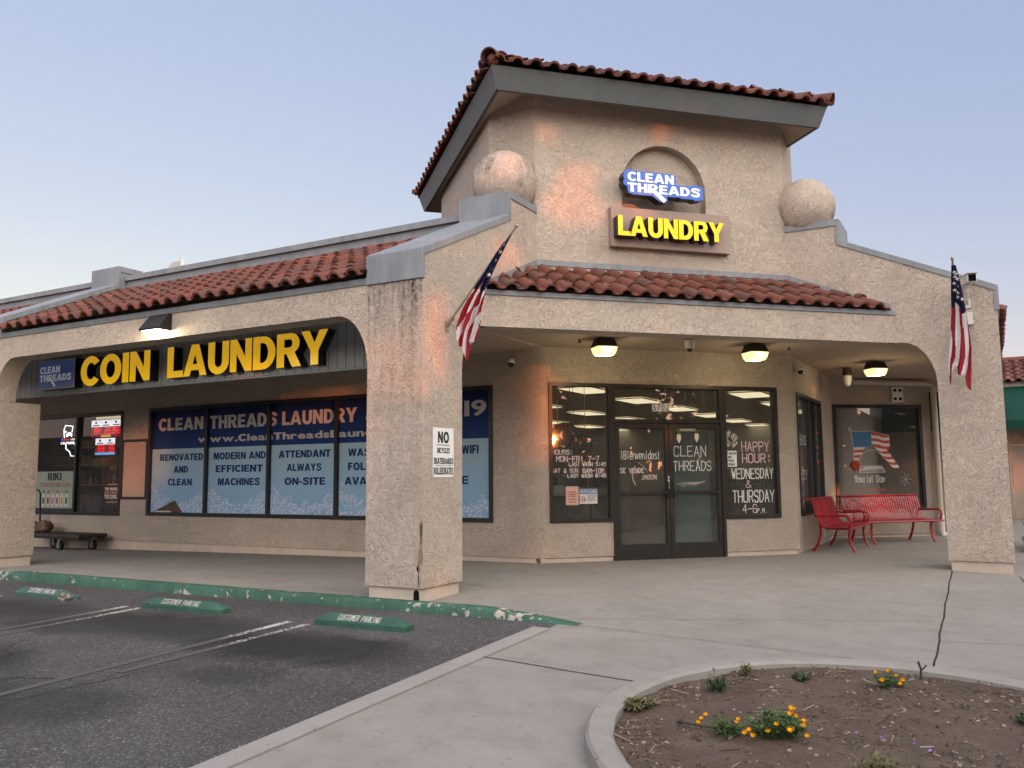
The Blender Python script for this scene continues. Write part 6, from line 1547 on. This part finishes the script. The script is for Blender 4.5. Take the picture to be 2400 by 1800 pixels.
# two blurred bands so that a touch of warm light reaches the walls
rnd = random.Random(12)
def tree(i, s0, wid, hgt):
    base = BC+PV*s0; base.z = -1.0
    t = thing('street_tree', ('tall', 'broad', 'spreading', 'narrow', 'low', 'dense', 'loose', 'bushy', 'dark', 'leaning')[i]+' tree across the street, in the row that shades the low sun', 'tree', tuple(base), 'trees across the street')
    m = MB(); m.tube([base, base+Vector((.1, .1, 2.2)), base+Vector((0, .2, 4.5)), base+Vector((0, .1, hgt-1))], [.22, .18, .12, .05], 8)
    for k in range(9):
        a = rnd.uniform(0, 2*pi); z = rnd.uniform(1.8, hgt-2); e = base+Vector((cos(a)*wid*.4, sin(a)*wid*.4, z+1.6+1)); m.tube([base+Vector((0, .1, z+.5)), (base+Vector((0, .1, z+.5))+e)/2+Vector((0, 0, .2)), e], [.07, .05, .02], 6)
    m.build('trunk', 'bark', t, normals=False)
    m = MB(); hgt += 2.4; n = int(wid*hgt*190)
    for k in range(n):
        u = rnd.uniform(-1, 1); z = rnd.uniform(.35, hgt+1.0)
        zz = (z)/(hgt+1.0); half = wid/2*(1.08 if zz < .72 else sqrt(max(0.0, 1-((zz-.72)/.28)**2))+.06)
        s = u*half+.25*mnoise.noise((u*4, z, i)); dp = rnd.uniform(-1.2, 1.2)
        ss = s0+s; zc_ = z-1.0
        q = base+PV*s+Vector((SUN.x, SUN.y, 0))*dp; q.z = zc_
        # gap test along the sun ray
        zref = zc_-dp*SUN.z/hypot(SUN.x, SUN.y)
        if 4.2 < ss < 6.4 and 3.7 < zc_ < 6.2 and rnd.random() < .72: continue  # foliage thinned so warm sky shows in the entry glass
        if -.4 < ss < 1.5 and 2.6 < zc_ < 3.9 and rnd.random() < .55: continue
        if any((ss-a)**2+(zref-b)**2 < (r+.17)**2 for a, b, r in H2): continue
        az = rnd.uniform(0, 2*pi); el = rnd.uniform(-.5, .9); sz = rnd.uniform(.32, .58)
        d = Vector((cos(az)*cos(el), sin(az)*cos(el), sin(el))); sd = d.cross(Vector((rnd.uniform(-1, 1), rnd.uniform(-1, 1), rnd.uniform(-1, 1)))).normalized()
        m.add([tuple(q-d*sz*.5), tuple(q+sd*sz*.32), tuple(q+d*sz*.55), tuple(q-sd*sz*.30)], [(0, 1, 2, 3)], 0, (rnd.randrange(90)+.5, .5))
    m.build('crown', 'leaf_tree', t, normals=False)
for i, (s0, wid, hgt) in enumerate(((-11, 4.6, 8.6), (-7.4, 4.6, 9.2), (-3.6, 4.8, 9.8), (.2, 4.8, 10.0), (4.0, 4.8, 9.6), (7.8, 4.8, 9.4), (11.6, 4.8, 9.0), (15.4, 4.8, 8.6), (19.2, 4.8, 8.4), (-14.6, 4.6, 8.0))): tree(i, s0, wid, hgt)
m = MB(); m.box(lambda u, n, z: tuple(BC+PV*u+Vector((SUN.x, SUN.y, 0))*(n)+Vector((0, 0, z))), -40, 45, 3.0, 3.2, -1.5, .8)
tag(m.build('boundary_wall', 'tan_wall'), 'long tan boundary wall behind the trees across the street', 'wall')
t = thing('iron_fence', 'black iron picket fence standing before the wall across the street', 'fence', tuple(BC+Vector((SUN.x, SUN.y, 0))*-3.5))
m = MB(); fz = -.75
ff = lambda u, n, z: tuple(BC+PV*u+Vector((SUN.x, SUN.y, 0))*(-3.5+n)+Vector((0, 0, z+fz)))
for k in range(330): u = -25+.16*k; m.box(ff, u, u+.022, 0, .022, .05, 1.55)
m.build('pickets', 'fence_metal', t, normals=False)
for z in (.2, 1.35): MB().box(ff, -25, 28, -.01, .03, z, z+.04).build('rail', 'fence_metal', t)
m = MB(); m.box(lambda u, n, z: tuple(Vector((4, -34, z-1))+Vector((u, n*.3, 0))), -30, 26, -4, 0, 0, 5.2); o = m.build('street_building', 'tan_wall'); tag(o, 'long plain tan building across the street behind the camera', 'building')
m = MB(); m.box(FX, -120, -40, -75, -55, -1, 7); tag(m.build('reflection_blocker', 'interior_dark'), 'added dark block out of view beyond the parking lot, darkening the shop window reflections', 'building')  # added out of view to keep bright sky out of the shop glass
m = MB(); vs = []; NA_, ND_ = 50, 9
for j in range(ND_):
    for i in range(NA_):
        az = radians(-17+75*i/(NA_-1)); d = 44+9*j; e_ = min(1, i/3.0)
        vs.append((4+d*cos(az), d*sin(az), -2+(e_*7.6*(1-cos(pi*min(1, j/5)))/2*(.8+.2*sin(i*.35))+.4*mnoise.noise((i*.4, j*.6, 3)))))
m.add(vs, [(j*NA_+i, j*NA_+i+1, (j+1)*NA_+i+1, (j+1)*NA_+i) for j in range(ND_-1) for i in range(NA_-1)]); struct(m.build('hillside', 'hill_scrub', smooth=180))
# hill behind the neighbour
m = MB(); vs = []; NXX, NYY = 60, 14
for j in range(NYY):
    for i in range(NXX):
        x = -60+260*i/(NXX-1); y = 95+120*j/(NYY-1); h = 19*math.exp(-((j-6)/5.0)**2)*(.75+.25*sin(i*.21))*(.35+.65*min(1, max(0, (x+40)/60)))+1.6*mnoise.noise((x*.06, y*.06, 2))+.5*mnoise.noise((x*.3, y*.3, 5))
        vs.append((x, y, h-2))
m.add(vs, [(j*NXX+i, j*NXX+i+1, (j+1)*NXX+i+1, (j+1)*NXX+i) for j in range(NYY-1) for i in range(NXX-1)]); struct(m.build('hill', 'hill_scrub', smooth=180))
m = MB(); rnd = random.Random(31)
for k in range(420):
    x = rnd.uniform(-10, 90); i = (x+60)/260*(NXX-1); j = rnd.uniform(3, 6.5); y = 95+120*j/(NYY-1)
    h = 19*math.exp(-((j-6)/5.0)**2)*(.75+.25*sin(i*.21))*(.35+.65*min(1, max(0, (x+40)/60)))+1.6*mnoise.noise((x*.06, y*.06, 2))-2
    for q in range(10):
        p = (x+rnd.gauss(0, .5), y+rnd.gauss(0, .5), h+rnd.uniform(0, 1.3)); blade(m, p, rnd.uniform(0, 6.3), rnd.uniform(-.5, 1.2), rnd.uniform(.5, 1.0), .5, (rnd.randrange(90)+.5, .5))
tag(m.build('hill_brush', 'leaf_tree', normals=False), 'scrub growing over the far hill', 'brush', kind='stuff')
